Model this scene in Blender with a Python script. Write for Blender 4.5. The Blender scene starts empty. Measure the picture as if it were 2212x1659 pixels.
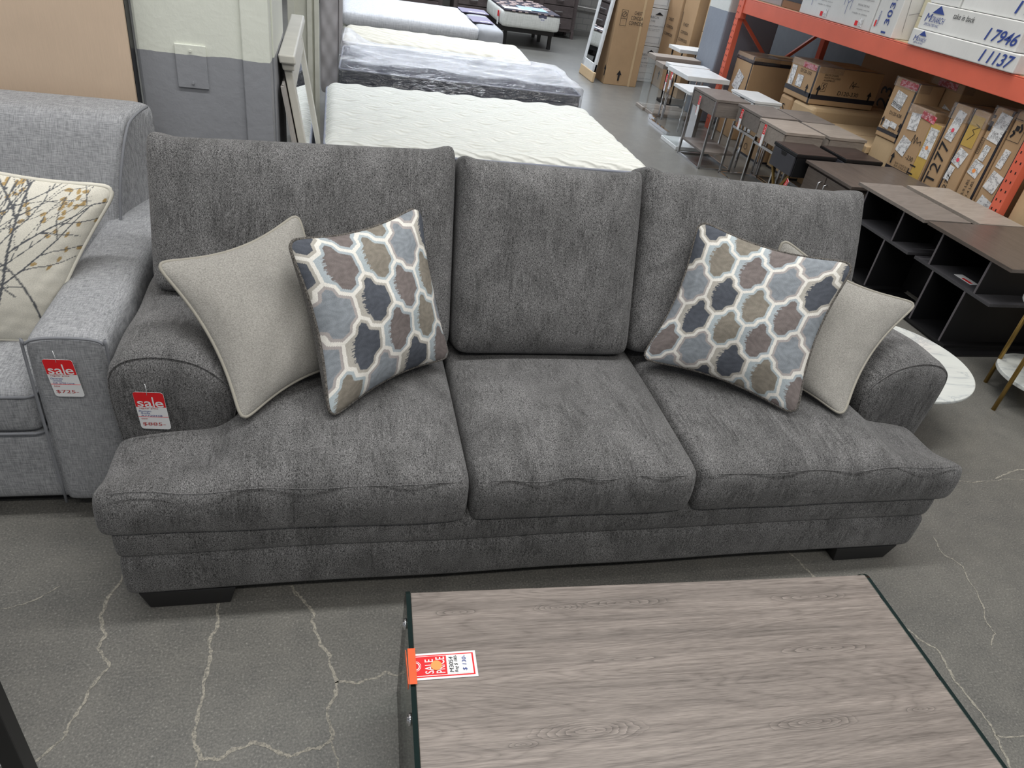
import bpy, bmesh, math, random
import numpy as np
from mathutils import Vector, Matrix
random.seed(7)
S = bpy.context.scene
COL = S.collection
PI = math.pi

# ------------------------------------------------------------------ camera
cam = bpy.data.cameras.new('camera'); camo = bpy.data.objects.new('camera', cam); COL.objects.link(camo)
M = ((0.970, 0.001, 0.242), (-0.199, -0.567, 0.799), (0.138, -0.823, -0.550))
_x = Vector((M[0][0], M[1][0], M[2][0])).normalized()
_z = -Vector((M[0][2], M[1][2], M[2][2])).normalized()
_y = _z.cross(_x).normalized(); _x = _y.cross(_z)
camo.matrix_world = Matrix(((_x.x, _y.x, _z.x, 0), (_x.y, _y.y, _z.y, 0), (_x.z, _y.z, _z.z, 1.75), (0, 0, 0, 1)))
cam.sensor_width = 36; cam.sensor_fit = 'HORIZONTAL'; cam.lens = 36 * 1534 / 2212
cam.clip_start = .05; cam.clip_end = 60
S.camera = camo

# ------------------------------------------------------------------ world and lamps
w = bpy.data.worlds.new('world'); S.world = w; w.use_nodes = True
w.node_tree.nodes['Background'].inputs[0].default_value = (.93, .96, 1, 1)
w.node_tree.nodes['Background'].inputs[1].default_value = .31
S.view_settings.view_transform = 'Standard'; S.view_settings.look = 'None'
S.view_settings.exposure = 0; S.view_settings.gamma = 1; S.view_settings.use_curve_mapping = False
def lamp(x, y, p, sx=2.4, sy=.25, c=(1, .985, .96), z=4.4, spread=180):
    l = bpy.data.lights.new('tube_light', 'AREA'); l.shape = 'RECTANGLE'; l.size = sx; l.size_y = sy; l.energy = p; l.color = c; l.spread = math.radians(spread)
    o = bpy.data.objects.new('tube_light', l); o.location = (x, y, z); COL.objects.link(o)
WARM = (1, .965, .90); COOL = (.88, .93, 1)
lamp(.9, 1.62, 120, 4.2, .25, (1, .99, .965))
lamp(-2.6, 1.6, 30, 2.4, .25, (1, .99, .97))
lamp(.8, -1.6, 106, 4.2, .3, WARM)
lamp(4.2, 1.0, 24, 2.4, .3, WARM)
lamp(3.0, 4.4, 34, 2.4, .3, WARM, spread=95)
lamp(.6, 6.2, 33, 3.0, .4, COOL, spread=95)
lamp(2.4, 8.8, 88, 4.0, .4, COOL, spread=110)
lamp(2.2, 11.8, 190, 5.0, .6, COOL, spread=150)

# ------------------------------------------------------------------ materials
MATS = {}
def newmat(name):
    m = bpy.data.materials.new(name); m.use_nodes = True; MATS[name] = m
    return m, m.node_tree, m.node_tree.nodes['Principled BSDF']
def nd(t, typ, **kw):
    n = t.nodes.new(typ)
    for k, v in kw.items():
        if k in n.inputs: n.inputs[k].default_value = v
        else: setattr(n, k, v)
    return n
def coord(t, scale=(1, 1, 1), rot=(0, 0, 0), src='Object'):
    tc = nd(t, 'ShaderNodeTexCoord'); mp = nd(t, 'ShaderNodeMapping')
    mp.inputs['Scale'].default_value = scale; mp.inputs['Rotation'].default_value = rot
    t.links.new(tc.outputs[src], mp.inputs['Vector']); return mp.outputs[0]
def noise(t, vec, sc=5, det=3, rough=.5, dist=0):
    n = nd(t, 'ShaderNodeTexNoise'); n.inputs['Scale'].default_value = sc; n.inputs['Detail'].default_value = det
    n.inputs['Roughness'].default_value = rough; n.inputs['Distortion'].default_value = dist
    t.links.new(vec, n.inputs['Vector']); return n.outputs[0]
def ramp(t, fac, stops, interp='LINEAR'):
    r = nd(t, 'ShaderNodeValToRGB'); r.color_ramp.interpolation = interp
    e = r.color_ramp.elements
    while len(e) < len(stops): e.new(.5)
    for i, (p, c) in enumerate(stops):
        e[i].position = p; e[i].color = (c[0], c[1], c[2], 1)
    t.links.new(fac, r.inputs[0]); return r.outputs[0]
def mixc(t, fac, a, b, mode='MIX'):
    m = nd(t, 'ShaderNodeMix', data_type='RGBA', blend_type=mode)
    for sock, v in ((m.inputs[0], fac), (m.inputs[6], a), (m.inputs[7], b)):
        if hasattr(v, 'is_output'): t.links.new(v, sock)
        elif isinstance(v, (int, float)): sock.default_value = v
        else: sock.default_value = (v[0], v[1], v[2], 1)
    return m.outputs[2]
def bump(t, b, h, st=.3, d=.002):
    n = nd(t, 'ShaderNodeBump'); n.inputs['Strength'].default_value = st; n.inputs['Distance'].default_value = d
    t.links.new(h, n.inputs['Height']); t.links.new(n.outputs[0], b.inputs['Normal'])
def srgb(r, g, b):
    f = lambda c: (c / 255 / 12.92) if c / 255 <= .04045 else ((c / 255 + .055) / 1.055) ** 2.4
    return (f(r), f(g), f(b))
def plain(name, c, rough=.5, metal=0, spec=.5, var=.06, sc=12):
    if name in MATS: return MATS[name]
    m, t, b = newmat(name)
    n = noise(t, coord(t), sc, 3)
    a = tuple(x * (1 - var) for x in c); d = tuple(min(1, x * (1 + var)) for x in c)
    t.links.new(ramp(t, n, [(.3, a), (.7, d)]), b.inputs['Base Color'])
    b.inputs['Roughness'].default_value = rough; b.inputs['Metallic'].default_value = metal
    b.inputs['Specular IOR Level'].default_value = spec
    return m
def fabric(name, dark, light, sc=(260, 120, 120), cloud=.25, contrast=(.38, .66), sheen=.15, bs=.5, rough=.9, cloudsc=(9, 5, 5), streak=False):
    m, t, b = newmat(name)
    v = coord(t, sc)
    n = noise(t, v, 1, 3, .62)
    c = ramp(t, n, [(contrast[0], dark), (contrast[1], light)])
    n2 = noise(t, coord(t, cloudsc), 1, 4, .65, .6)
    k = ramp(t, n2, [(.32, (1 - cloud,) * 3), (.68, (1 + cloud,) * 3)])
    c = mixc(t, 1, c, k, 'MULTIPLY')
    if streak:
        n3 = noise(t, coord(t, (150, 17, 17)), 1, 3, .6); n4 = noise(t, coord(t, (14, 9, 9)), 1, 3, .6)
        c = mixc(t, ramp(t, n4, [(.42, (0, 0, 0)), (.62, (1, 1, 1))]), c, mixc(t, 1, c, ramp(t, n3, [(.35, (.58,) * 3), (.65, (1.12,) * 3)]), 'MULTIPLY'))
    t.links.new(c, b.inputs['Base Color'])
    b.inputs['Roughness'].default_value = rough; b.inputs['Specular IOR Level'].default_value = .15
    b.inputs['Sheen Weight'].default_value = sheen; b.inputs['Sheen Roughness'].default_value = .5
    bump(t, b, n, bs, .0025)
    return m
def weave(name, c1, c2, sc=320, bs=.3, var=.5):
    m, t, b = newmat(name)
    a = noise(t, coord(t, (sc, sc * .07, sc * .07)), 1, 2, .6); d = noise(t, coord(t, (sc * .07, sc * .5, sc)), 1, 2, .6)
    mm = nd(t, 'ShaderNodeMath', operation='ADD'); t.links.new(a, mm.inputs[0]); t.links.new(d, mm.inputs[1])
    h = nd(t, 'ShaderNodeMath', operation='MULTIPLY'); t.links.new(mm.outputs[0], h.inputs[0]); h.inputs[1].default_value = .5
    t.links.new(ramp(t, h.outputs[0], [(.5 - var * .25, c1), (.5 + var * .25, c2)]), b.inputs['Base Color'])
    b.inputs['Roughness'].default_value = .9; b.inputs['Specular IOR Level'].default_value = .15
    bump(t, b, h.outputs[0], bs, .0015)
    return m
def wood(name, dark, light, axis='x', rough=.5, fine=1, figure=1.0, spec=.4, band=False, eyes=()):
    m, t, b = newmat(name)
    s = {'x': (3.5, 210, 210), 'y': (210, 3.5, 210), 'z': (210, 210, 3.5)}[axis]
    s2 = {'x': (.95, 7, 7), 'y': (7, .95, 7), 'z': (7, 7, .95)}[axis]
    s3 = {'x': (28, 800, 800), 'y': (800, 28, 800), 'z': (800, 800, 28)}[axis]
    g1 = noise(t, coord(t, s), fine, 4, .6, .3)
    g2 = noise(t, coord(t, s2), 1, 2, .5, .8)
    # growth-ring figure: contour lines of a slow noise
    mm = nd(t, 'ShaderNodeMath', operation='MULTIPLY'); t.links.new(g2, mm.inputs[0]); mm.inputs[1].default_value = 34 * figure
    fr = nd(t, 'ShaderNodeMath', operation='PINGPONG'); t.links.new(mm.outputs[0], fr.inputs[0]); fr.inputs[1].default_value = 1
    g3 = noise(t, coord(t, s3), 1, 2, .5)
    mid = tuple((a + c) / 2 for a, c in zip(dark, light))
    c = ramp(t, g1, [(.3, dark), (.5, mid), (.72, light)])
    c = mixc(t, .34, c, ramp(t, fr.outputs[0], [(0, dark), (.22, mid), (.8, light)]))
    g4 = noise(t, coord(t, s2), .8, 2, .5, 0); c = mixc(t, 1, c, ramp(t, g4, [(.35, (.86,) * 3), (.65, (1.1,) * 3)]), 'MULTIPLY')
    c = mixc(t, .35, c, ramp(t, g3, [(.35, dark), (.65, light)]))
    for (ex, ey, rx, ry, nr) in eyes:      # cathedral figure: nested elongated rings around a knot
        mp = nd(t, 'ShaderNodeMapping'); tc = nd(t, 'ShaderNodeTexCoord'); t.links.new(tc.outputs['Object'], mp.inputs[0])
        mp.inputs['Scale'].default_value = (1 / rx, 1 / ry, 0); mp.inputs['Location'].default_value = (-ex / rx, -ey / ry, 0)
        ln = nd(t, 'ShaderNodeVectorMath', operation='LENGTH'); t.links.new(mp.outputs[0], ln.inputs[0])
        wb = noise(t, coord(t, (14, 60, 1)), 1, 3, .5)
        ad = nd(t, 'ShaderNodeMath', operation='MULTIPLY_ADD'); t.links.new(wb, ad.inputs[0]); ad.inputs[1].default_value = .30; t.links.new(ln.outputs['Value'], ad.inputs[2])
        ml = nd(t, 'ShaderNodeMath', operation='MULTIPLY'); t.links.new(ad.outputs[0], ml.inputs[0]); ml.inputs[1].default_value = nr
        fc = nd(t, 'ShaderNodeMath', operation='FRACT'); t.links.new(ml.outputs[0], fc.inputs[0])
        ring = ramp(t, fc.outputs[0], [(0, (.50,) * 3), (.25, (.80,) * 3), (.85, (1.02,) * 3), (.95, (1.16,) * 3), (1, (.8,) * 3)])
        msk = ramp(t, ad.outputs[0], [(.75, (1, 1, 1)), (1.12, (0, 0, 0))])
        c = mixc(t, msk, c, mixc(t, 1, c, ring, 'MULTIPLY'))
    if band:
        g5 = noise(t, coord(t, (.9, 26, 26)), 1, 4, .6, .2); c = mixc(t, 1, c, ramp(t, g5, [(.34, (.78,) * 3), (.62, (1.08,) * 3)]), 'MULTIPLY')
    t.links.new(c, b.inputs['Base Color'])
    b.inputs['Roughness'].default_value = rough; b.inputs['Specular IOR Level'].default_value = spec
    bump(t, b, g3, .12, .001)
    return m
def glassy(name, tint, alpha, rough=.03):
    m, t, b = newmat(name)
    out = t.nodes['Material Output']
    tr = nd(t, 'ShaderNodeBsdfTransparent'); tr.inputs[0].default_value = (*tint, 1)
    gl = nd(t, 'ShaderNodeBsdfGlossy'); gl.inputs['Roughness'].default_value = rough
    fr = nd(t, 'ShaderNodeLayerWeight'); fr.inputs[0].default_value = .5
    pw = nd(t, 'ShaderNodeMath', operation='POWER'); t.links.new(fr.outputs['Facing'], pw.inputs[0]); pw.inputs[1].default_value = 4
    mx = nd(t, 'ShaderNodeMath', operation='MULTIPLY_ADD'); t.links.new(pw.outputs[0], mx.inputs[0]); mx.inputs[1].default_value = .7; mx.inputs[2].default_value = alpha
    ms = nd(t, 'ShaderNodeMixShader'); t.links.new(mx.outputs[0], ms.inputs[0]); t.links.new(tr.outputs[0], ms.inputs[1]); t.links.new(gl.outputs[0], ms.inputs[2])
    t.links.new(ms.outputs[0], out.inputs[0])
    return m, t, gl

M_SOFA = fabric('charcoal_chenille', srgb(27, 27, 28), srgb(150, 149, 149), (560, 250, 250), .24, (.33, .74), .12, streak=True)
M_BACKING = fabric('charcoal_backing', srgb(52, 49, 46), srgb(122, 118, 113), (300, 200, 200), .12, (.36, .66), .1)
M_LOVE = weave('grey_linen', srgb(124, 126, 129), srgb(172, 173, 176), 520, .25)
M_LOVE_PIPE = plain('grey_piping', srgb(124, 126, 131), .9)
M_BEIGE = fabric('beige_chenille', srgb(128, 126, 121), srgb(169, 166, 160), (260, 260, 420), .05, (.3, .7), .1, .35)
M_BEIGE_PIPE = plain('beige_piping', srgb(152, 148, 138), .9)
M_BLACKFOOT = plain('black_wood', srgb(22, 22, 24), .4)
M_BLACKSHEET = plain('black_underlay', srgb(12, 12, 14), .9)
EYES = [(-.26, .300, .085, .022, 6), (-.10, .306, .16, .026, 7), (.40, .298, .15, .022, 6), (-.50, .300, .07, .014, 4), (-.40, -.016, .05, .012, 4), (-.26, .000, .17, .036, 9), (.23, -.022, .15, .026, 7), (.50, -.014, .06, .013, 4), (.36, .15, .17, .022, 5), (-.14, .155, .14, .010, 3)]
M_TABLE = wood('grey_oak_laminate', srgb(85, 77, 72), srgb(158, 148, 141), 'x', .42, 1, 1.5, band=True, eyes=EYES)
M_TAUPE = wood('taupe_laminate', srgb(88, 82, 78), srgb(136, 128, 122), 'x', .45, 1, .6)
M_TAUPE_L = wood('light_taupe_laminate', srgb(120, 112, 104), srgb(166, 156, 147), 'x', .45, 1, .6)
M_ESPR = wood('espresso_wood', srgb(40, 34, 33), srgb(78, 66, 62), 'x', .35, 1, .5)
M_CAPP = wood('cappuccino_wood', srgb(68, 61, 57), srgb(100, 91, 85), 'y', .38, 1, .5)
M_DRESS = wood('brown_oak_wood', srgb(58, 50, 50), srgb(98, 88, 86), 'x', .5, 1, .8)
M_SHELFD = wood('dark_slate_wood', srgb(52, 52, 56), srgb(78, 77, 80), 'y', .4, 1, .5)
M_BLACKCAB = plain('black_panel', srgb(13, 13, 16), .5)
M_BLACKCAB_LIT = plain('black_panel_lit', srgb(58, 58, 64), .45)  # the black of the cabinets, lightened to paint in light on drawer fronts
M_CABEDGE = plain('grey_edge_band', srgb(92, 88, 92), .5)
M_CHROME = plain('chrome', (.75, .75, .77), .15, 1, .5, .02)
M_STEEL = plain('brushed_steel', (.6, .6, .61), .3, 1, .5, .05)
M_GOLD = plain('antique_gold', srgb(150, 122, 66), .38, .85)
M_WHITE = plain('white_gloss_laminate', srgb(222, 224, 224), .3)
M_CREAM = plain('antique_white_paint', srgb(205, 203, 194), .4)
M_CREAM2 = plain('cream_paint', srgb(220, 220, 208), .45)
M_TAGW = plain('white_card', srgb(232, 233, 234), .5, 0, .4, .01)
M_TAGR = plain('red_print', srgb(222, 34, 40), .45, 0, .4, .01)
M_INKR = plain('red_ink', srgb(178, 62, 62), .6, 0, .3, .01)
M_INKB = plain('blue_ink', srgb(40, 62, 140), .6, 0, .3, .01)
M_INKK = plain('black_ink', srgb(38, 38, 42), .6, 0, .3, .01)
M_INKG = plain('grey_ink', srgb(120, 120, 124), .6, 0, .3, .01)
M_NAVY = plain('navy_print', srgb(52, 72, 142), .5, 0, .3, .01)
M_ORANGE_DOT = plain('orange_sticker', srgb(250, 160, 92), .5, 0, .3, .01)
M_PINK_DOT = plain('pink_sticker', srgb(240, 90, 110), .5, 0, .3, .01)
M_ORANGE_TAPE = plain('orange_tape', srgb(226, 96, 50), .35, 0, .5, .05)
M_RACK = plain('orange_rack_paint', srgb(216, 104, 80), .38, 0, .5, .06, 5)
M_BLACKTAPE = plain('black_strapping', srgb(42, 42, 50), .3)
M_YTAPE = plain('yellow_tape', srgb(196, 164, 88), .25)
M_GREENEDGE = plain('dark_green_glass_edge', srgb(12, 30, 28), .08)
M_PIPEGREY = plain('grey_mattress_tape', srgb(130, 134, 146), .7)
M_WOODPALE = plain('bare_pine', srgb(196, 172, 140), .6)
def carton_mat(name, c):
    m, t, b = newmat(name)
    n = noise(t, coord(t, (2, 2, 2)), 1, 4, .6); n2 = noise(t, coord(t, (300, 300, 12)), 1, 2, .5)
    a = tuple(x * .88 for x in c); d = tuple(min(1, x * 1.1) for x in c)
    cc = mixc(t, .25, ramp(t, n, [(.3, a), (.7, d)]), ramp(t, n2, [(.3, a), (.7, d)]))
    t.links.new(cc, b.inputs['Base Color']); b.inputs['Roughness'].default_value = .75; b.inputs['Specular IOR Level'].default_value = .25
    bump(t, b, n, .3, .004)
    return m
M_KRAFT = carton_mat('kraft_cardboard', srgb(180, 150, 116))
M_KRAFT2 = carton_mat('pale_kraft_cardboard', srgb(200, 174, 138))
M_KRAFT3 = carton_mat('brown_cardboard', srgb(142, 110, 82))
M_WCARD = carton_mat('white_cardboard', srgb(216, 217, 216))
M_GCARD = carton_mat('grey_cardboard', srgb(168, 164, 162))
M_HARDB = carton_mat('tan_hardboard', srgb(204, 182, 160))
# barcode label: white paper with rows of print
def label_mat(name, paper=(.78, .79, .8), ink=(.24, .24, .25)):
    m, t, b = newmat(name)
    n = noise(t, coord(t, (60, 420, 170)), 1, 1, .4)
    n2 = noise(t, coord(t, (30, 34, 44)), 1, 1, .4)
    k = ramp(t, n, [(.50, (0, 0, 0)), (.53, (1, 1, 1))]); k2 = ramp(t, n2, [(.47, (0, 0, 0)), (.5, (1, 1, 1))])
    mk = mixc(t, 1, k, k2, 'MULTIPLY')
    t.links.new(mixc(t, mk, paper, ink), b.inputs['Base Color']); b.inputs['Roughness'].default_value = .5
    return m
M_LABEL = label_mat('shipping_label_print')
M_LABELR = label_mat('red_film_print', srgb(190, 38, 58), srgb(236, 190, 200))
M_FILM, _t, _g = glassy('clear_packing_film', (.96, .96, .97), .20, .20)
_n = noise(_t, coord(_t, (9, 22, 22), (0, 0, .5)), 1, 4, .65, 1.4); _b = nd(_t, 'ShaderNodeBump'); _b.inputs['Strength'].default_value = 1; _b.inputs['Distance'].default_value = .035
_t.links.new(_n, _b.inputs['Height']); _t.links.new(_b.outputs[0], _g.inputs['Normal'])
M_GLASS, _t, _g = glassy('clear_green_glass', (.90, .95, .93), .04)
M_ACRYL, _t, _g = glassy('clear_glass', (.95, .97, .97), .05)
m, t, b = newmat('mirror_glass'); M_MIRROR = m
b.inputs['Base Color'].default_value = (.85, .88, .9, 1); b.inputs['Metallic'].default_value = 1; b.inputs['Roughness'].default_value = .02
m, t, b = newmat('white_marble'); M_MARBLE = m
n = noise(t, coord(t, (3, 7, 5), (0, 0, .6)), 1, 6, .6, 1.4)
t.links.new(ramp(t, n, [(.38, srgb(212, 215, 211)), (.47, srgb(206, 209, 206)), (.5, srgb(182, 187, 188)), (.53, srgb(206, 209, 206)), (.7, srgb(217, 219, 214))]), b.inputs['Base Color']); b.inputs['Roughness'].default_value = .12
# concrete
m, t, b = newmat('sealed_concrete'); M_FLOOR = m
n1 = noise(t, coord(t, (1.1, 1.1, 1)), 1, 6, .62, .4); n2 = noise(t, coord(t), 170, 2, .6); n3 = noise(t, coord(t), 9, 5, .65)
c = ramp(t, n1, [(.3, srgb(86, 86, 84)), (.7, srgb(120, 118, 112))])
c = mixc(t, .5, c, ramp(t, n3, [(.3, srgb(82, 82, 81)), (.7, srgb(122, 120, 114))]))
c = mixc(t, .32, c, ramp(t, n2, [(.35, srgb(62, 62, 61)), (.62, srgb(136, 134, 128)), (.75, srgb(206, 204, 197))]))
t.links.new(c, b.inputs['Base Color']); b.inputs['Roughness'].default_value = .34; b.inputs['Specular IOR Level'].default_value = .6
bump(t, b, n2, .15, .0015)
m, t, b = newmat('crack_filler'); M_CRACK = m
n2 = noise(t, coord(t), 140, 3, .7)
t.links.new(ramp(t, n2, [(.38, srgb(108, 106, 100)), (.5, srgb(142, 138, 128)), (.7, srgb(168, 163, 150))]), b.inputs['Base Color']); b.inputs['Roughness'].default_value = .7
# two-tone painted masonry: cream above a line, grey below (height in metres above the floor)
def twotone(name, zline, grey, cream):
    m, t, b = newmat(name)
    tc = nd(t, 'ShaderNodeTexCoord'); sp = nd(t, 'ShaderNodeSeparateXYZ'); t.links.new(tc.outputs['Object'], sp.inputs[0])
    n = noise(t, coord(t, (9, 9, 9)), 1, 3, .6)
    ad = nd(t, 'ShaderNodeMath', operation='MULTIPLY_ADD'); t.links.new(n, ad.inputs[0]); ad.inputs[1].default_value = .014; t.links.new(sp.outputs[2], ad.inputs[2])
    gt = nd(t, 'ShaderNodeMath', operation='GREATER_THAN'); t.links.new(ad.outputs[0], gt.inputs[0]); gt.inputs[1].default_value = zline + .007
    n5 = noise(t, coord(t, (3, 3, 3)), 1, 4, .6)
    g = ramp(t, n5, [(.3, tuple(x * .93 for x in grey)), (.7, tuple(x * 1.06 for x in grey))])
    cr = ramp(t, n5, [(.3, tuple(x * .95 for x in cream)), (.7, tuple(min(1, x * 1.03) for x in cream))])
    t.links.new(mixc(t, gt.outputs[0], g, cr), b.inputs['Base Color']); b.inputs['Roughness'].default_value = .45
    bump(t, b, noise(t, coord(t, (30, 30, 30)), 1, 4, .6), .35, .006)
    return m
M_PILLAR = twotone('grey_cream_pillar_paint', 1.13, srgb(143, 145, 150), srgb(222, 225, 214))
M_PILLAR2 = twotone('grey_white_pillar_paint', 1.16, srgb(138, 146, 158), srgb(212, 215, 212))
m, t, b = newmat('painted_block'); M_BLOCK = m
br = nd(t, 'ShaderNodeTexBrick'); br.inputs['Scale'].default_value = 2.5; br.inputs['Mortar Size'].default_value = .012
br.inputs['Color1'].default_value = (*srgb(128, 126, 122), 1); br.inputs['Color2'].default_value = (*srgb(136, 134, 129), 1); br.inputs['Mortar'].default_value = (*srgb(110, 109, 107), 1)
t.links.new(coord(t, (1, 1, 1), (PI / 2, 0, 0)), br.inputs['Vector']); t.links.new(br.outputs[0], b.inputs['Base Color']); b.inputs['Roughness'].default_value = .7
m, t, b = newmat('vertex_print'); M_VPRINT = m
vc = nd(t, 'ShaderNodeVertexColor'); vc.layer_name = 'print'
nf = noise(t, coord(t, (420, 420, 420)), 1, 2, .6); k = ramp(t, nf, [(.3, (.86,) * 3), (.7, (1.1,) * 3)])
t.links.new(mixc(t, 1, vc.outputs[0], k, 'MULTIPLY'), b.inputs['Base Color']); b.inputs['Roughness'].default_value = .85; b.inputs['Specular IOR Level'].default_value = .2
bump(t, b, nf, .25, .001)
# quilted ticking
def quilt(name, c, wsc, bs, d, rot=.2):
    m, t, b = newmat(name)
    wv = nd(t, 'ShaderNodeTexWave', wave_type='BANDS'); wv.bands_direction = 'Y'
    wv.inputs['Scale'].default_value = wsc; wv.inputs['Distortion'].default_value = 3.5; wv.inputs['Detail'].default_value = 2; wv.inputs['Detail Scale'].default_value = 1.4
    t.links.new(coord(t, (1, 1, 1), (0, 0, rot)), wv.inputs['Vector'])
    t.links.new(ramp(t, wv.outputs['Fac'], [(0, tuple(x * .90 for x in c)), (.5, c)]), b.inputs['Base Color'])
    b.inputs['Roughness'].default_value = .8; b.inputs['Specular IOR Level'].default_value = .2
    bump(t, b, wv.outputs['Fac'], bs, d)
    return m
M_QUILT = quilt('white_quilted_ticking', srgb(216, 217, 211), 9, .8, .010)
M_QUILT2 = quilt('cream_quilted_ticking', srgb(212, 208, 194), 4, .6, .012, .5)
M_BORDER = weave('slate_mattress_border', srgb(50, 53, 64), srgb(84, 88, 100), 260)
M_BORDER2 = weave('grey_mattress_border', srgb(130, 126, 126), srgb(160, 156, 154), 260)
M_LINEN_W = weave('pale_grey_topper', srgb(188, 190, 194), srgb(222, 223, 226), 200)
M_VELVET = plain('grey_tufted_velvet', srgb(176, 172, 172), .6)
M_SERTA = weave('white_knit_side', srgb(206, 208, 202), srgb(230, 231, 226), 120)

# ------------------------------------------------------------------ mesh helpers
class MB:
    def __init__(s): s.v = []; s.f = []; s.m = []; s.sm = []
    def add(s, vs, fs, mi=0, smooth=False):
        o = len(s.v); s.v += [tuple(v) for v in vs]
        for f in fs: s.f.append(tuple(i + o for i in f)); s.m.append(mi); s.sm.append(smooth)
        return s
    def box(s, x0, x1, y0, y1, z0, z1, mi=0, rz=0, c=None):
        vs = [(x, y, z) for z in (z0, z1) for y in (y0, y1) for x in (x0, x1)]
        if rz:
            cx, cy = c or ((x0 + x1) / 2, (y0 + y1) / 2); a, b = math.cos(rz), math.sin(rz)
            vs = [(cx + (x - cx) * a - (y - cy) * b, cy + (x - cx) * b + (y - cy) * a, z) for x, y, z in vs]
        return s.add(vs, [(0, 2, 3, 1), (4, 5, 7, 6), (0, 1, 5, 4), (1, 3, 7, 5), (3, 2, 6, 7), (2, 0, 4, 6)], mi)
    def hexa(s, p, mi=0):   # 8 points, bottom 4 ccw then top 4 ccw
        return s.add(p, [(3, 2, 1, 0), (4, 5, 6, 7), (0, 1, 5, 4), (1, 2, 6, 5), (2, 3, 7, 6), (3, 0, 4, 7)], mi)
    def bar(s, p, q, wx=.02, wy=.02, mi=0, up=(0, 0, 1)):
        p = Vector(p); q = Vector(q); d = (q - p).normalized(); u = Vector(up)
        if abs(d.dot(u)) > .95: u = Vector((0, 1, 0))
        a = d.cross(u).normalized() * wx / 2; b = d.cross(a).normalized() * wy / 2
        return s.hexa([p - a - b, p + a - b, p + a + b, p - a + b, q - a - b, q + a - b, q + a + b, q - a + b], mi)
    def tube(s, pts, r, mi=0, n=8, close=False, cap=True):
        pts = [Vector(p) for p in pts]; N = len(pts); o = len(s.v); prev = None
        for i, p in enumerate(pts):
            if close: d = pts[(i + 1) % N] - pts[i - 1]
            else: d = pts[min(i + 1, N - 1)] - pts[max(i - 1, 0)]
            d.normalize()
            if prev is None: a = d.orthogonal().normalized()
            else:
                a = prev - d * prev.dot(d); a.normalize()
            prev = a; b = d.cross(a)
            rr = r[i] if isinstance(r, (list, tuple)) else r
            for k in range(n):
                an = 2 * PI * k / n; s.v.append(tuple(p + (a * math.cos(an) + b * math.sin(an)) * rr))
        for i in range(N if close else N - 1):
            j = (i + 1) % N
            for k in range(n):
                l = (k + 1) % n
                s.f.append((o + i * n + k, o + i * n + l, o + j * n + l, o + j * n + k)); s.m.append(mi); s.sm.append(True)
        if cap and not close:
            s.f.append(tuple(o + k for k in reversed(range(n)))); s.m.append(mi); s.sm.append(False)
            s.f.append(tuple(o + (N - 1) * n + k for k in range(n))); s.m.append(mi); s.sm.append(False)
        return s
    def prism(s, poly, z0, z1, mi=0):    # poly ccw in xy
        n = len(poly); vs = [(x, y, z0) for x, y in poly] + [(x, y, z1) for x, y in poly]
        return s.add(vs, [tuple(reversed(range(n))), tuple(range(n, 2 * n))] + [(i, (i + 1) % n, n + (i + 1) % n, n + i) for i in range(n)], mi)
    def disc(s, cx, cy, r, z0, z1, mi=0, n=64):
        return s.prism([(cx + r * math.cos(2 * PI * k / n), cy + r * math.sin(2 * PI * k / n)) for k in range(n)], z0, z1, mi)
def build(mb, name, mats, parent=None, bevel=0, sub=0, loc=None, seg=2, weighted=False):
    me = bpy.data.meshes.new(name)
    org = Vector(loc) if loc is not None else (parent_org(parent) if parent else Vector((0, 0, 0)))
    me.from_pydata([tuple(Vector(v) - org) for v in mb.v], [], mb.f)
    if not isinstance(mats, (list, tuple)): mats = [mats]
    for m in mats: me.materials.append(m)
    me.polygons.foreach_set('material_index', mb.m); me.polygons.foreach_set('use_smooth', mb.sm); me.update()
    o = bpy.data.objects.new(name, me); COL.objects.link(o)
    if parent: o.parent = parent
    elif loc is not None: o.location = loc
    if bevel:
        md = o.modifiers.new('bevel', 'BEVEL'); md.width = bevel; md.segments = seg; md.limit_method = 'ANGLE'; md.angle_limit = .6
    if sub:
        md = o.modifiers.new('sub', 'SUBSURF'); md.levels = sub; md.render_levels = sub
    return o
def parent_org(p):
    v = Vector(p.location)
    while p.parent: p = p.parent; v = v + Vector(p.location)
    return v
def tag(o, label, cat, group=None):
    o['label'] = label; o['category'] = cat
    if group: o['group'] = group
    return o
def thing(name, label, cat, loc=(0, 0, 0), group=None, rz=0):
    o = bpy.data.objects.new(name, None); COL.objects.link(o); o.location = loc; o.rotation_euler = (0, 0, rz); o.empty_display_size = .05
    return tag(o, label, cat, group)
def struct(o): o['kind'] = 'structure'; return o
def dup(r, loc, label, group=None, rz=None):
    c = r.copy(); COL.objects.link(c); c.location = loc; c['label'] = label
    if rz is not None: c.rotation_euler = (0, 0, rz)
    if group: c['group'] = group
    def rec(a, b):
        for ch in list(a.children):
            d = ch.copy(); COL.objects.link(d); d.parent = b; rec(ch, d)
    rec(r, c)
    return c
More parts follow.
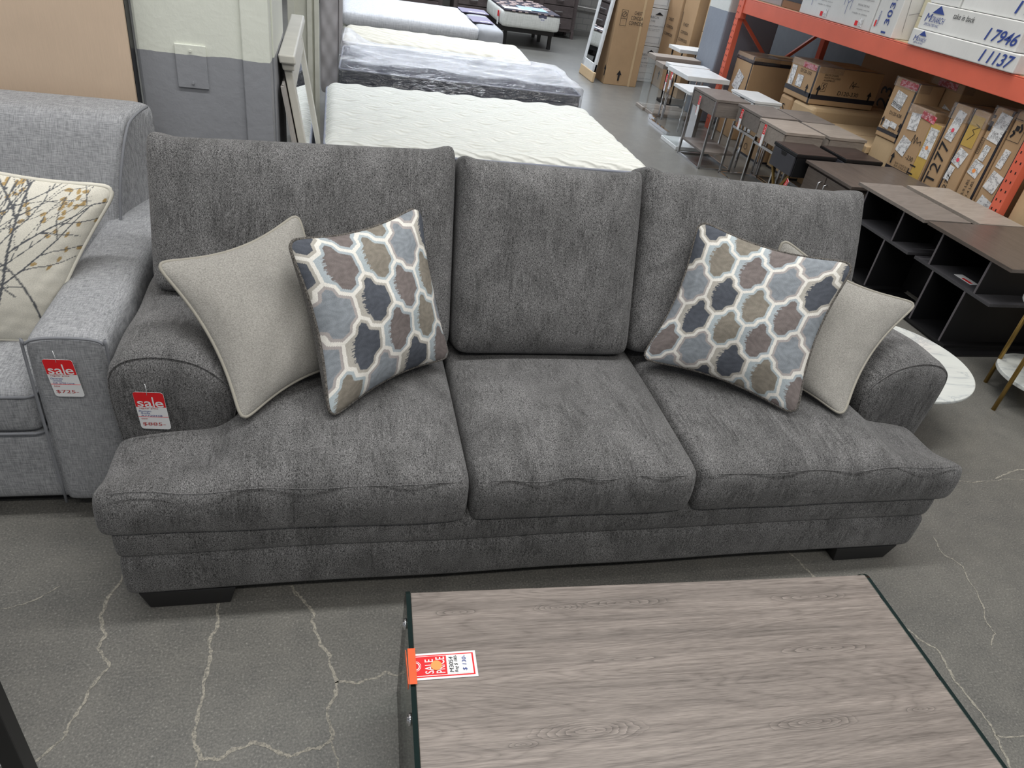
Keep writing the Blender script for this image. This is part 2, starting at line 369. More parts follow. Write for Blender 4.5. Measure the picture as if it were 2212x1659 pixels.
# text as flat glyph meshes, mapped on a frame (o, u, v, n)
_tc = {}
def glyphs(s, bold=0):
    k = (s, bold)
    if k in _tc: return _tc[k]
    cu = bpy.data.curves.new('t', 'FONT'); cu.body = s; cu.offset = bold; cu.resolution_u = 3
    ob = bpy.data.objects.new('t', cu); COL.objects.link(ob)
    dg = bpy.context.evaluated_depsgraph_get(); me = ob.evaluated_get(dg).to_mesh()
    vs = [tuple(v.co) for v in me.vertices]; fs = [tuple(p.vertices) for p in me.polygons]
    ob.evaluated_get(dg).to_mesh_clear(); bpy.data.objects.remove(ob); bpy.data.curves.remove(cu)
    xs = [v[0] for v in vs]; ys = [v[1] for v in vs]
    x0, x1, y0, y1 = min(xs), max(xs), min(ys), max(ys)
    _tc[k] = ([((v[0] - x0) / (x1 - x0), (v[1] - y0) / max(1e-6, y1 - y0)) for v in vs], fs); return _tc[k]
class Frame:
    def __init__(s, o, u, v, eps=.0012):
        s.o = Vector(o); s.u = Vector(u).normalized(); s.v = Vector(v).normalized(); s.n = s.u.cross(s.v); s.eps = eps
    def p(s, a, b, h=1): return s.o + s.u * a + s.v * b + s.n * (s.eps * h)
    def text(s, mb, txt, a, b, w, h, mi=0, shear=0, rot=0, bold=0, lift=2):
        vs, fs = glyphs(txt, bold); c, d = math.cos(rot), math.sin(rot); out = []
        for x, y in vs:
            X = x * w + y * h * shear; Y = y * h
            out.append(s.p(a + X * c - Y * d, b + X * d + Y * c, lift))
        mb.add(out, fs, mi)
    def rect(s, mb, a, b, w, h, mi=0, rot=0, lift=1, th=1):
        c, d = math.cos(rot), math.sin(rot); q = [(0, 0), (w, 0), (w, h), (0, h)]
        P = [(a + x * c - y * d, b + x * d + y * c) for x, y in q]
        mb.hexa([s.p(x, y, lift - th) for x, y in P] + [s.p(x, y, lift) for x, y in P], mi)
    def poly(s, mb, pts, mi=0, lift=1):
        mb.add([s.p(x, y, lift) for x, y in pts], [tuple(range(len(pts)))], mi)
    def line(s, mb, pts, w, mi=0, lift=2):
        for (x0, y0), (x1, y1) in zip(pts[:-1], pts[1:]):
            L = math.hypot(x1 - x0, y1 - y0) or 1e-6; nx, ny = -(y1 - y0) / L * w / 2, (x1 - x0) / L * w / 2
            mb.add([s.p(x0 - nx, y0 - ny, lift), s.p(x1 - nx, y1 - ny, lift), s.p(x1 + nx, y1 + ny, lift), s.p(x0 + nx, y0 + ny, lift)], [(0, 1, 2, 3)], mi)
    def arrow(s, mb, a, b, h, mi=0):
        w = h * .55
        s.poly(mb, [(a - w * .17, b), (a + w * .17, b), (a + w * .17, b + h * .55), (a - w * .17, b + h * .55)], mi, 2)
        s.poly(mb, [(a - w / 2, b + h * .55), (a + w / 2, b + h * .55), (a, b + h)], mi, 2)

# voxel-like shell on a non-uniform grid, then relaxed: used for upholstery
def cage(xs, ys, zs, inside, warp=None, relax=3, keep=None):
    nx, ny, nz = len(xs) - 1, len(ys) - 1, len(zs) - 1
    I = lambda i, j, k: 0 <= i < nx and 0 <= j < ny and 0 <= k < nz and inside((xs[i] + xs[i + 1]) / 2, (ys[j] + ys[j + 1]) / 2, (zs[k] + zs[k + 1]) / 2)
    idx = {}; vs = []; fs = []
    def V(i, j, k):
        if (i, j, k) not in idx: idx[(i, j, k)] = len(vs); vs.append((xs[i], ys[j], zs[k]))
        return idx[(i, j, k)]
    for i in range(nx):
        for j in range(ny):
            for k in range(nz):
                if not I(i, j, k): continue
                if not I(i - 1, j, k): fs.append((V(i, j, k), V(i, j, k + 1), V(i, j + 1, k + 1), V(i, j + 1, k)))
                if not I(i + 1, j, k): fs.append((V(i + 1, j, k), V(i + 1, j + 1, k), V(i + 1, j + 1, k + 1), V(i + 1, j, k + 1)))
                if not I(i, j - 1, k): fs.append((V(i, j, k), V(i + 1, j, k), V(i + 1, j, k + 1), V(i, j, k + 1)))
                if not I(i, j + 1, k): fs.append((V(i, j + 1, k), V(i, j + 1, k + 1), V(i + 1, j + 1, k + 1), V(i + 1, j + 1, k)))
                if not I(i, j, k - 1): fs.append((V(i, j, k), V(i, j + 1, k), V(i + 1, j + 1, k), V(i + 1, j, k)))
                if not I(i, j, k + 1): fs.append((V(i, j, k + 1), V(i + 1, j, k + 1), V(i + 1, j + 1, k + 1), V(i, j + 1, k + 1)))
    P = np.array(vs, float)
    E = set()
    for f in fs:
        for a, b in zip(f, f[1:] + f[:1]): E.add((min(a, b), max(a, b)))
    E = np.array(list(E)); deg = np.zeros(len(P)); np.add.at(deg, E[:, 0], 1); np.add.at(deg, E[:, 1], 1)
    for _ in range(relax):
        A = np.zeros_like(P); np.add.at(A, E[:, 0], P[E[:, 1]]); np.add.at(A, E[:, 1], P[E[:, 0]]); A /= deg[:, None]
        P = P * .4 + A * .6
    if warp: P = warp(P)
    mb = MB(); mb.add([tuple(p) for p in P], fs, 0, True)
    return mb
def lin(a, b, step):
    n = max(1, int(round((b - a) / step))); return [a + (b - a) * i / n for i in range(n + 1)]
def spline(pts, n=6, close=True):
    pts = [np.array(p, float) for p in pts]; N = len(pts); out = []
    for i in range(N if close else N - 1):
        p0, p1, p2, p3 = (pts[(i + d) % N] if close else pts[min(max(i + d, 0), N - 1)] for d in (-1, 0, 1, 2))
        for k in range(n):
            t = k / n; out.append(.5 * ((2 * p1) + (-p0 + p2) * t + (2 * p0 - 5 * p1 + 4 * p2 - p3) * t * t + (-p0 + 3 * p1 - 3 * p2 + p3) * t ** 3))
    if not close: out.append(pts[-1])
    return out
def rnoise(P, seed, f, amp):   # smooth pseudo-noise of positions
    r = np.random.RandomState(seed); out = np.zeros(len(P))
    for i in range(6):
        k = r.normal(size=3) * f * (1 + i * .35); out += np.sin(P @ k + r.rand() * 6.28) / (1 + i * .5)
    return out * amp / 2.2

# ------------------------------------------------------------------ the setting
mb = MB().box(-6, 9, -3, 14, -.1, 0); floor = struct(build(mb, 'floor', M_FLOOR))
mb = MB().box(-6, 9, 13.9, 14.1, 0, 4.4); struct(build(mb, 'wall_back', M_BLOCK))
mb = MB().box(-6, 9, 13.87, 13.9, 0, .09); struct(build(mb, 'baseboard_back', plain('grey_base_paint', srgb(108, 106, 102), .6)))
# unseen glowing window added high in the back wall for the far floor's sheen
m, t, b = newmat('added_light_pane'); b.inputs['Emission Color'].default_value = (.80, .88, 1, 1); b.inputs['Emission Strength'].default_value = 3.2; b.inputs['Base Color'].default_value = (.5, .5, .5, 1)
mb = MB().box(.1, 4.9, 13.875, 13.895, 1.35, 3.1); win = struct(build(mb, 'added_window_1', m))
mb = MB()
for x in (.1, 1.3, 2.5, 3.7, 4.9): mb.box(x - .03, x + .03, 13.85, 13.875, 1.32, 3.13)
for z in (1.33, 2.2, 3.12): mb.box(.07, 4.93, 13.85, 13.875, z - .03, z + .03)
build(mb, 'added_window_frame', M_STEEL, win)
M_DWALL = plain('dark_grey_wall_paint', srgb(84, 87, 92), .7)
mb = MB().box(5.6, 5.8, 1, 13.9, 0, 4.4); struct(build(mb, 'wall_right', M_DWALL))
# masonry pillar behind the sofa
mb = MB().box(-.72, -.243, 3.1, 3.92, 0, 4.4)
pil = struct(build(mb, 'wall_pillar', M_PILLAR, bevel=.012))
mb = MB().box(-.345, -.243, 3.088, 3.1, 0, 4.4); mb.box(-.245, -.236, 3.2, 3.8, 0, 4.4); build(mb, 'pilaster_strip', M_PILLAR, pil, bevel=.008)
mb = MB().box(-.585, -.475, 3.092, 3.102, 1.01, 1.165); p = build(mb, 'cover_plate', M_PILLAR, pil, bevel=.002)
for z in (1.03, 1.145):
    mb = MB().tube([(-.53, 3.093, z), (-.53, 3.087, z)], .005, n=10); build(mb, 'plate_screw', M_PILLAR, p)
mb = MB().box(4.15, 4.8, 8.0, 8.5, 0, 4.4); struct(build(mb, 'wall_pillar', M_PILLAR2, bevel=.02))
mb = MB().tube([(2.8, 13.86, .55), (5.4, 13.86, .42)], .012); struct(build(mb, 'trim_1', plain('pale_conduit', srgb(196, 192, 186), .5)))
# patched cracks of the floor
def crack(pts, w, seed=0, it=3):
    r = random.Random(seed); P = [Vector((x, y, 0)) for x, y in pts]
    for k in range(it):
        Q = [P[0]]
        for a, b_ in zip(P[:-1], P[1:]):
            d = b_ - a; n = Vector((-d.y, d.x, 0)); Q += [a + d * .5 + n * r.uniform(-.10, .10), b_]
        P = Q
    mb = MB(); L = len(P)
    for i in range(L - 1):
        d = (P[i + 1] - P[i]).normalized(); n = Vector((-d.y, d.x, 0))
        if i == 0: n0 = n; w0 = w * .4
        w1 = w * r.uniform(.35, 1.1) * (.5 if i == L - 2 else 1)
        a, b_ = P[i], P[i + 1]
        mb.add([a - n0 * w0 + Vector((0, 0, .0008)), b_ - n * w1 + Vector((0, 0, .0008)), b_ + n * w1 + Vector((0, 0, .0008)), a + n0 * w0 + Vector((0, 0, .0008))], [(0, 1, 2, 3)])
        n0, w0 = n, w1
    return build(mb, 'floor_crack', M_CRACK, floor)
CR = [([(-0.598, 1.563), (-0.619, 1.482), (-0.624, 1.419), (-0.595, 1.357), (-0.605, 1.315), (-0.563, 1.255), (-0.596, 1.193), (-0.615, 1.110), (-0.616, 1.076), (-0.665, 1.017), (-0.681, 0.977)], 0.004),
      ([(-0.320, 1.455), (-0.315, 1.382), (-0.330, 1.308), (-0.321, 1.243), (-0.322, 1.150), (-0.328, 1.100), (-0.328, 1.029), (-0.307, 0.981), (-0.267, 0.976), (-0.239, 0.995), (-0.193, 1.009), (-0.143, 0.983), (-0.105, 0.961), (-0.035, 0.975), (-0.004, 1.001), (-0.019, 1.064), (0.003, 1.112), (-0.000, 1.167), (-0.013, 1.232), (-0.053, 1.311), (-0.064, 1.351), (-0.057, 1.374), (-0.096, 1.435), (-0.124, 1.481)], 0.0045),
      ([(-0.000, 1.146), (0.057, 1.138), (0.106, 1.148), (0.134, 1.166), (0.192, 1.146), (0.214, 1.115)], 0.003),
      ([(-0.314, 0.982), (-0.309, 0.928)], 0.003),
      ([(-0.008, 0.989), (0.009, 0.941), (0.019, 0.895)], 0.002),
      ([(-0.752, 1.534), (-0.817, 1.483), (-0.878, 1.466)], 0.002),
      ([(1.568, 1.493), (1.588, 1.416), (1.602, 1.364), (1.783, 1.250), (1.807, 1.136), (1.856, 1.062), (1.833, 0.950), (1.842, 0.843), (1.829, 0.774), (1.809, 0.710), (1.777, 0.651)], 0.004),
      ([(1.831, 0.777), (1.948, 0.760)], 0.003),
      ([(2.216, 1.515), (2.193, 1.424), (2.227, 1.366), (2.190, 1.253), (2.136, 1.160), (2.118, 1.088), (2.063, 1.049)], 0.0025),
      ([(2.523, 1.820), (2.705, 1.805), (2.862, 1.813), (3.023, 1.821)], 0.002),
      ([(2.789, 1.816), (2.903, 1.857), (3.083, 1.880)], 0.0035)]
for i, (pts, wd) in enumerate(CR): crack(pts, wd * 1.25, i)
mb = MB().disc(-.52, .93, .0045, 0, .003, 0, 16); tag(build(mb, 'paper_dot', M_TAGW, loc=(-.52, .93, 0)), 'tiny white paper dot lying on the bare concrete floor', 'paper')

# ------------------------------------------------------------------ charcoal sofa
sofa = thing('sofa', 'large charcoal grey three-seat sofa with rolled arms in the centre', 'sofa', (.72, 1.95, 0))
mb = MB().box(-.545, 1.99, 1.44, 2.48, .06, .21); mb2 = MB().box(-.552, 1.998, 1.43, 2.48, .195, .30)
def soft(name, x0, x1, y0, y1, z0, z1, par, mat, step=.04, relax=2, warp=None, inside=None):
    return build(cage(lin(x0, x1, step), lin(y0, y1, step), lin(z0, z1, step), inside or (lambda x, y, z: True), warp, relax), name, mat, par, sub=1)
def wv(P):
    P = P.copy(); P[:, 1] += rnoise(P, 3, 3.0, .004); return P
soft('base_rail', -.555, 2.0, 1.42, 2.5, .064, .215, sofa, M_SOFA, .035, 1, wv)
soft('front_band', -.562, 2.008, 1.428, 2.3, .20, .31, sofa, M_SOFA, .035, 1, wv)
for x0, x1, y0, y1 in ((-.52, -.27, 1.427, 1.56), (1.70, 1.95, 1.427, 1.56), (-.50, -.38, 2.36, 2.47), (1.81, 1.93, 2.36, 2.47)):
    mb = MB().hexa([(x0 + .02, y0 + .008, 0), (x1 - .02, y0 + .008, 0), (x1 - .02, y1, 0), (x0 + .02, y1, 0), (x0, y0, .07), (x1, y0, .07), (x1, y1, .07), (x0, y1, .07)])
    build(mb, 'leg', M_BLACKFOOT, sofa, bevel=.003)
def seat(x0, x1, notch=0, seed=1, zt=.465):
    s = .035
    ins = lambda x, y, z: True
    if notch < 0: ins = lambda x, y, z: not (x < -.26 and y > 1.715)
    if notch > 0: ins = lambda x, y, z: not (x > 1.77 and y > 1.715)
    def wp(P):
        P = P.copy(); u = (P[:, 0] - (x0 + x1) / 2) / ((x1 - x0) / 2); v = np.clip((P[:, 1] - 1.42) / .65, 0, 1)
        top = P[:, 2] > .37
        P[top, 2] += (.045 * np.clip(1 - np.abs(u[top]) ** 3, 0, 1) * np.clip(np.sin(v[top] * PI) ** .6, 0, 1)) + rnoise(P[top], seed, 4, .004)
        fr = P[:, 1] < 1.50
        P[fr, 1] -= .022 * np.clip(1 - ((P[fr, 2] - .37) / .10) ** 2, 0, 1) + rnoise(P[fr], seed + 5, 5, .004)
        P[~top, 2] += rnoise(P[~top], seed + 3, 6, .005)
        e = np.clip(((-.20 - P[:, 0]) if notch < 0 else (P[:, 0] - 1.70)) / .14, 0, 1) if notch else 0; e = e * e * (3 - 2 * e)
        P[:, 2] -= np.where(P[:, 2] > .33, .050 * e * np.clip((P[:, 1] - 1.42) / .12, 0, 1) + .014 * e, 0)
        return P
    o = build(cage(lin(x0, x1, s), lin(1.425, 2.2, s), lin(.283, zt, .03), ins, wp, 2), 'seat_cushion', M_SOFA, sofa, sub=1)
    mb = MB(); pts = []
    for i in range(41):
        x = x0 + .05 + (x1 - x0 - .10) * i / 40; pts.append((x, 1.4165 + .004 * math.sin(i * .5), .448 + .003 * math.sin(i * .37 + seed)))
    mb.tube(pts, .0016, n=6); build(mb, 'seam', M_SOFA, o)
    return o
seat(-.585, .364, -1, 1); seat(.370, 1.056, 0, 2, .462); seat(1.062, 2.035, 1, 3)
# back frame and cushions
soft('back_frame', -.52, 1.96, 2.36, 2.50, .25, .84, sofa, M_SOFA, .04, 2)
mb = MB().box(-.5, 1.94, 1.5, 2.4, .24, .30); build(mb, 'seat_deck', M_BACKING, sofa)
def backcush(x0, x1, h, y0, z0, lean, cut=None, seed=1, tk=.21, tilt=0):
    s = .036; c, sn = math.cos(lean), math.sin(lean)
    ins = (lambda x, y, z: not cut(x, z)) if cut else (lambda x, y, z: True)
    def wp(P):
        P = P.copy(); u = (P[:, 0] - (x0 + x1) / 2) / ((x1 - x0) / 2); v = P[:, 2] / h
        bulge = .05 * np.clip(1 - u ** 4, 0, 1) * np.clip(1 - (2 * v - 1) ** 4, 0, 1)
        fr = P[:, 1] < tk / 2
        P[fr, 1] -= bulge[fr] + rnoise(P[fr], seed, 5, .006); P[~fr, 1] += bulge[~fr] * .6
        # pulled-up corners
        cn = np.clip(np.abs(u) * 1.0 - .86, 0, 1) * np.clip(v - .86, 0, 1) * 60
        P[:, 2] += .030 * cn + tilt * u * np.clip(v, 0, 1) - abs(tilt) * np.clip(v, 0, 1) + np.where(v > .8, rnoise(P, seed + 9, 4, .006), 0)
        y = y0 + P[:, 1] * c + P[:, 2] * sn; z = z0 + P[:, 2] * c - P[:, 1] * sn
        P[:, 1] = y; P[:, 2] = z; return P
    return build(cage(lin(x0, x1, s), lin(0, tk, s), lin(0, h, s), ins, wp, 3), 'back_cushion', M_SOFA, sofa, sub=1)
LE = math.radians(21)
backcush(-.535, .378, .655, 2.00, .50, LE, lambda x, z: x < -.25 and z < .20, 1, tilt=.018)
backcush(.384, 1.020, .635, 1.99, .495, LE, None, 2)
backcush(1.022, 1.915, .636, 2.00, .50, LE, lambda x, z: x > 1.74 and z < .24, 3, tilt=-.011)
# rolled arms
sec = [(-.545, .10), (-.562, .25), (-.578, .42), (-.586, .55), (-.575, .620), (-.53, .658), (-.45, .670), (-.36, .650), (-.295, .60), (-.262, .54), (-.270, .46), (-.305, .40), (-.33, .33), (-.33, .10)]
def arm(mir):
    pts = [(p[0], p[1]) for p in spline(sec, 5)]
    f = (lambda x: 1.515 - x) if mir else (lambda x: x)
    cx, cz = -.43, .42; st = [(1.702, .0), (1.696, .35), (1.694, .6), (1.696, .8), (1.702, .93), (1.715, .985), (1.74, 1.0)] + [(1.74 + .72 * i / 24, 1.0) for i in range(1, 25)] + [(2.475, .97), (2.48, .8), (2.48, .0)]
    vs = []; fs = []; n = len(pts)
    for k, (y, s) in enumerate(st):
        for i, (x, z) in enumerate(pts):
            yy = y
            if k < 5: yy = y - .012 * math.sin(min(1, 1.1 - s) * PI * .5)
            X, Z = cx + (x - cx) * s, cz + (z - cz) * s
            if k > 6:
                t = (y - 1.74) / .72; Z += -.03 * max(0, t) * (1 if z > .5 else 0) + .006 * math.sin(y * 17 + x * 9) * (1 if z > .4 else 0)
            vs.append((f(X), yy, Z))
    for k in range(len(st) - 1):
        for i in range(n):
            j = (i + 1) % n; q = (k * n + i, k * n + j, k * n + n + j, k * n + n + i)
            fs.append(q if mir else q[::-1])
    mb = MB(); mb.add(vs, fs, 0, True); o = build(mb, 'arm', M_SOFA, sofa)
    mb = MB(); mb.tube([(f(cx + (x - cx) * .955), 1.703, cz + (z - cz) * .965) for x, z in pts], .0022, n=6, close=True); build(mb, 'seam', M_SOFA, o)
arm(False); arm(True)

# ------------------------------------------------------------------ throw pillows
def pillow(name, label, corners, T, front, back, pipe, group=None, conc=.17, N=60, color=None, seed=1, pr=.005, exp=.58, tb=1.0, eb=.58, sc=1.0):
    """corners: BL, BR, TR, TL in world space"""
    C4 = [np.array(c, float) for c in corners]; org = sum(C4) / 4; C4 = [org + (c - org) * sc + np.array([0, 0, .006 if sc > 1 else 0]) for c in C4]
    t = thing(name, label, 'pillow', tuple(org), group)
    nrm = np.cross(C4[1] - C4[0], C4[3] - C4[0]); nrm /= np.linalg.norm(nrm)   # faces the viewer
    def pos(u, v):
        # pulled-in edges with pointed corners
        U = u * (1 - conc * (1 - v * v)); V = v * (1 - conc * (1 - u * u))
        r = np.maximum(np.abs(u), np.abs(v)); k = 1 - .085 * np.clip((np.abs(u) * np.abs(v)), 0, 1) ** 9; U = U * k; V = V * k
        a, b = (U + 1) / 2, (V + 1) / 2
        return (C4[0][None] * ((1 - a) * (1 - b))[:, None] + C4[1][None] * (a * (1 - b))[:, None] + C4[2][None] * (a * b)[:, None] + C4[3][None] * ((1 - a) * b)[:, None])
    g = np.sin(np.linspace(-1, 1, N + 1) * PI / 2); g = .55 * g + .45 * np.linspace(-1, 1, N + 1)
    uu, vv = np.meshgrid(g, g); u = uu.ravel(); v = vv.ravel(); base = pos(u, v)
    h = np.clip((1 - u ** 2) * (1 - v ** 2), 0, 1) ** exp * T / 2
    h2 = h * (1 + rnoise(np.c_[u, v, u * 0], seed, 2.6, .10))
    # gathers running in from the seams
    edge = np.clip(1 - np.minimum(1 - np.abs(u), 1 - np.abs(v)) / .45, 0, 1)
    h2 += edge * np.clip(h / (T / 2), 0, 1) * rnoise(np.c_[u * 2, v * 2, u * 0], seed + 4, 3.2, .010)
    q = [(j * (N + 1) + i, j * (N + 1) + i + 1, (j + 1) * (N + 1) + i + 1, (j + 1) * (N + 1) + i) for j in range(N) for i in range(N)]
    mb = MB(); mb.add((base + nrm * h2[:, None]).tolist(), q, 0, True); fo = build(mb, 'front_cover', front, t)
    if color is not None:
        col = color((u + 1) / 2, (v + 1) / 2); ca = fo.data.color_attributes.new('print', 'FLOAT_COLOR', 'POINT')
        ca.data.foreach_set('color', np.c_[col, np.ones(len(col))].astype(np.float32).ravel())
    n2 = 30; g2 = np.linspace(-1, 1, n2 + 1); uu, vv = np.meshgrid(g2, g2); u = uu.ravel(); v = vv.ravel(); base = pos(u, v)
    hb = np.clip((1 - u ** 2) * (1 - v ** 2), 0, 1) ** eb * T * tb / 2 * (1 + rnoise(np.c_[u, v, u * 0], seed + 2, 2.5, .08))
    q2 = [(j * (n2 + 1) + i, (j + 1) * (n2 + 1) + i, (j + 1) * (n2 + 1) + i + 1, j * (n2 + 1) + i + 1) for j in range(n2) for i in range(n2)]
    mb = MB(); mb.add((base - nrm * hb[:, None]).tolist(), q2, 0, True); build(mb, 'back_cover', back, t)
    e = np.linspace(-1, 1, 41)[:-1]; U = np.r_[e, e * 0 + 1, -e, e * 0 - 1]; V = np.r_[e * 0 - 1, e, e * 0 + 1, -e]
    mb = MB(); mb.tube(pos(U, V).tolist(), pr, n=8, close=True); build(mb, 'piping', pipe, t)
    return t
SL, BM, TP, BG = (np.array(srgb(*c)) for c in ((80, 84, 92), (117, 109, 107), (131, 125, 115), (134, 140, 146)))
HAL = [np.array(srgb(*c)) for c in ((172, 168, 160), (166, 175, 180), (170, 180, 184), (166, 160, 158))]
WHT = np.array(srgb(222, 219, 212))
def seg_d(x, y, a, b):
    ax, ay = a; bx, by = b; dx, dy = bx - ax, by - ay; L = dx * dx + dy * dy + 1e-12
    t = np.clip(((x - ax) * dx + (y - ay) * dy) / L, 0, 1); return np.hypot(x - ax - t * dx, y - ay - t * dy)
def lattice(a=.212, off=(0, 0), ang=0, order=(0, 1, 2, 3), flip=1):
    def f(u, v):
        ca, sa = math.cos(ang), math.sin(ang); x = (u - .5) * ca - (v - .5) * sa + off[0] + 4 * a; y = (u - .5) * sa + (v - .5) * ca + off[1]
        R = a * .94; A = a * .20
        PX = np.array([0, .19, .235, .5]) * a; PY = np.array([1, .42, -.38, -1]) * A
        def fold(r): return np.abs((((x / a + (r % 2) * .5) + .5) % 1) - .5) * a      # distance from the nearest peak
        def B(r): return r * R + np.interp(fold(r), PX, PY)
        def dist(r):
            t, yy = fold(r), y - r * R; d = np.full(len(x), 9.)
            for k in range(3): d = np.minimum(d, seg_d(t, yy, (PX[k], PY[k]), (PX[k + 1], PY[k + 1])))
            return d
        row = np.floor(y / R).astype(int)
        bl, bh = B(row), B(row + 1)
        row = np.where(y < bl, row - 1, np.where(y > bh, row + 1, row)); bl, bh = B(row), B(row + 1)
        # cells sit under the peaks of the upper boundary; straight sides hang from its valleys
        ph = x / a + ((row + 1) % 2) * .5 + .5; ci = np.floor(ph).astype(int); fx = ph - ci
        dside = np.minimum(fx, 1 - fx) * a
        ds = np.minimum(dside, np.minimum(dist(row), dist(row + 1)))
        n = np.sin(y * 520 + 3 * np.sin(y * 171)) * .5 + .5
        fl = fx if flip > 0 else 1 - fx
        fringe = (fl * a) < (a * .13 + n * a * .10 + a * .10 * np.abs((y - bl) / (bh - bl) - .5) * 2)
        kind = (ci * 1 + row * 2 + (row // 2)) % 4
        kk = np.array(order)[kind]
        cols = np.stack([SL, BM, TP, BG])[kk]; hal = np.stack(HAL)[kk]
        cl = np.sin(x * 60 + 3 * np.sin(y * 47)) * np.sin(y * 71 + 2 * np.sin(x * 39)); cols = cols * (1 + .13 * cl)[:, None]
        out = cols.copy(); m = (ds < a * .105) | fringe & (kk != 3); out[m] = hal[m]; m = ds < a * .041; out[m] = WHT
        return out
    return f
BLp, BRp, TRp, TLp = (-.01, 1.63, .515), (.355, 1.94, .52), (.258, 2.15, .935), (-.118, 1.85, .93)
pillow('throw_pillow', 'beige plain throw pillow leaning in the left corner of the charcoal sofa', [(-.24, 1.62, .515), (.09, 1.90, .53), (-.108, 2.09, .91), (-.45, 1.85, .85)], .15, M_BEIGE, M_BEIGE, M_BEIGE_PIPE, 'throw pillows on the charcoal sofa', seed=3, conc=.19, sc=1.07)
pillow('throw_pillow', 'lattice-patterned pillow in front of the left beige pillow on the charcoal sofa', [BLp, BRp, TRp, TLp], .19, M_VPRINT, M_BACKING, M_BACKING, 'throw pillows on the charcoal sofa', N=300, color=lattice(.262, (.02, .05), -.06, (0, 1, 2, 3)), seed=5, conc=.15, sc=1.07, tb=1.25, eb=.42)
pillow('throw_pillow', 'lattice-patterned pillow in front of the right beige pillow on the charcoal sofa', [(1.05, 1.95, .515), (1.455, 1.615, .52), (1.59, 1.80, .965), (1.20, 2.10, .96)], .15, M_VPRINT, M_BACKING, M_BACKING, 'throw pillows on the charcoal sofa', N=300, color=lattice(.226, (.07, .03), .06, (0, 2, 1, 3)), seed=8, conc=.15, sc=1.07)
pillow('throw_pillow', 'beige plain throw pillow leaning on the right arm of the charcoal sofa', [(1.31, 1.92, .53), (1.63, 1.60, .515), (1.95, 1.84, .815), (1.45, 1.99, .965)], .15, M_BEIGE, M_BEIGE, M_BEIGE_PIPE, 'throw pillows on the charcoal sofa', seed=11, conc=.19, sc=1.05)

# ------------------------------------------------------------------ light grey loveseat
love = thing('loveseat', 'light grey linen loveseat with square piped arms, cut off at the left', 'loveseat', (-1.3, 2.3, 0))
def lw(P): P = P.copy(); P[:, 1] += rnoise(P, 7, 3, .004); return P
soft('base_rail', -1.9, -.60, 1.82, 2.9, .06, .32, love, M_LOVE, .045, 1, lw)
def seatw(P):
    P = P.copy(); t = P[:, 2] > .38; P[t, 2] += .035 * np.clip(1 - ((P[t, 0] + 1.15) / .36) ** 4, 0, 1); return P
soft('seat_cushion', -1.52, -.805, 1.815, 2.7, .315, .46, love, M_LOVE, .04, 2, seatw)
c = love.children[-1]
for z in (.325, .452):
    mb = MB().tube([(-1.5, 1.817, z), (-.83, 1.817, z), (-.812, 1.826, z), (-.808, 1.86, z), (-.808, 2.5, z)], .0045); build(mb, 'piping', M_LOVE_PIPE, c)
def armw(P):
    P = P.copy(); t = P[:, 2] > .5; P[t, 2] += .012 * np.sin(np.clip((P[t, 0] + .80) / .21, 0, 1) * PI); return P
soft('arm', -.80, -.592, 1.80, 2.88, .065, .648, love, M_LOVE, .03, 2, armw)
c = love.children[-1]
pp = [(-.795, 1.803, .07), (-.797, 1.803, .60), (-.79, 1.803, .635), (-.76, 1.803, .650), (-.70, 1.803, .655), (-.63, 1.803, .650), (-.603, 1.803, .635), (-.597, 1.803, .60), (-.597, 1.803, .07)]
mb = MB().tube([tuple(p) for p in spline(pp, 5, False)], .0042); build(mb, 'piping', M_LOVE_PIPE, c)
def bw(P):
    P = P.copy(); h = np.clip((P[:, 2] - .30) / .72, 0, 1); fr = np.clip((2.93 - P[:, 1]) / .30, 0, 1)
    P[:, 1] += fr * (.16 * h - .03 * np.sin(h * PI))
    s = np.clip((P[:, 0] + 1.05) / .40, 0, 1); P[:, 0] += s * s * fr * (-.135 + .10 * h)
    return P
soft('backrest', -1.9, -.645, 2.56, 2.96, .30, .99, love, M_LOVE, .04, 3, bw)
c = love.children[-1]
mb = MB().tube([tuple(p) for p in spline([(-.735, 2.605, .64), (-.728, 2.615, .72), (-.718, 2.632, .80), (-.706, 2.665, .88), (-.697, 2.695, .93), (-.688, 2.735, .965), (-.668, 2.80, .985), (-.655, 2.86, .987)], 5, False)], .005); build(mb, 'piping', M_LOVE_PIPE, c)
mb = MB().box(-1.86, -.63, 1.9, 2.85, 0, .06); build(mb, 'plinth', M_BLACKFOOT, love)
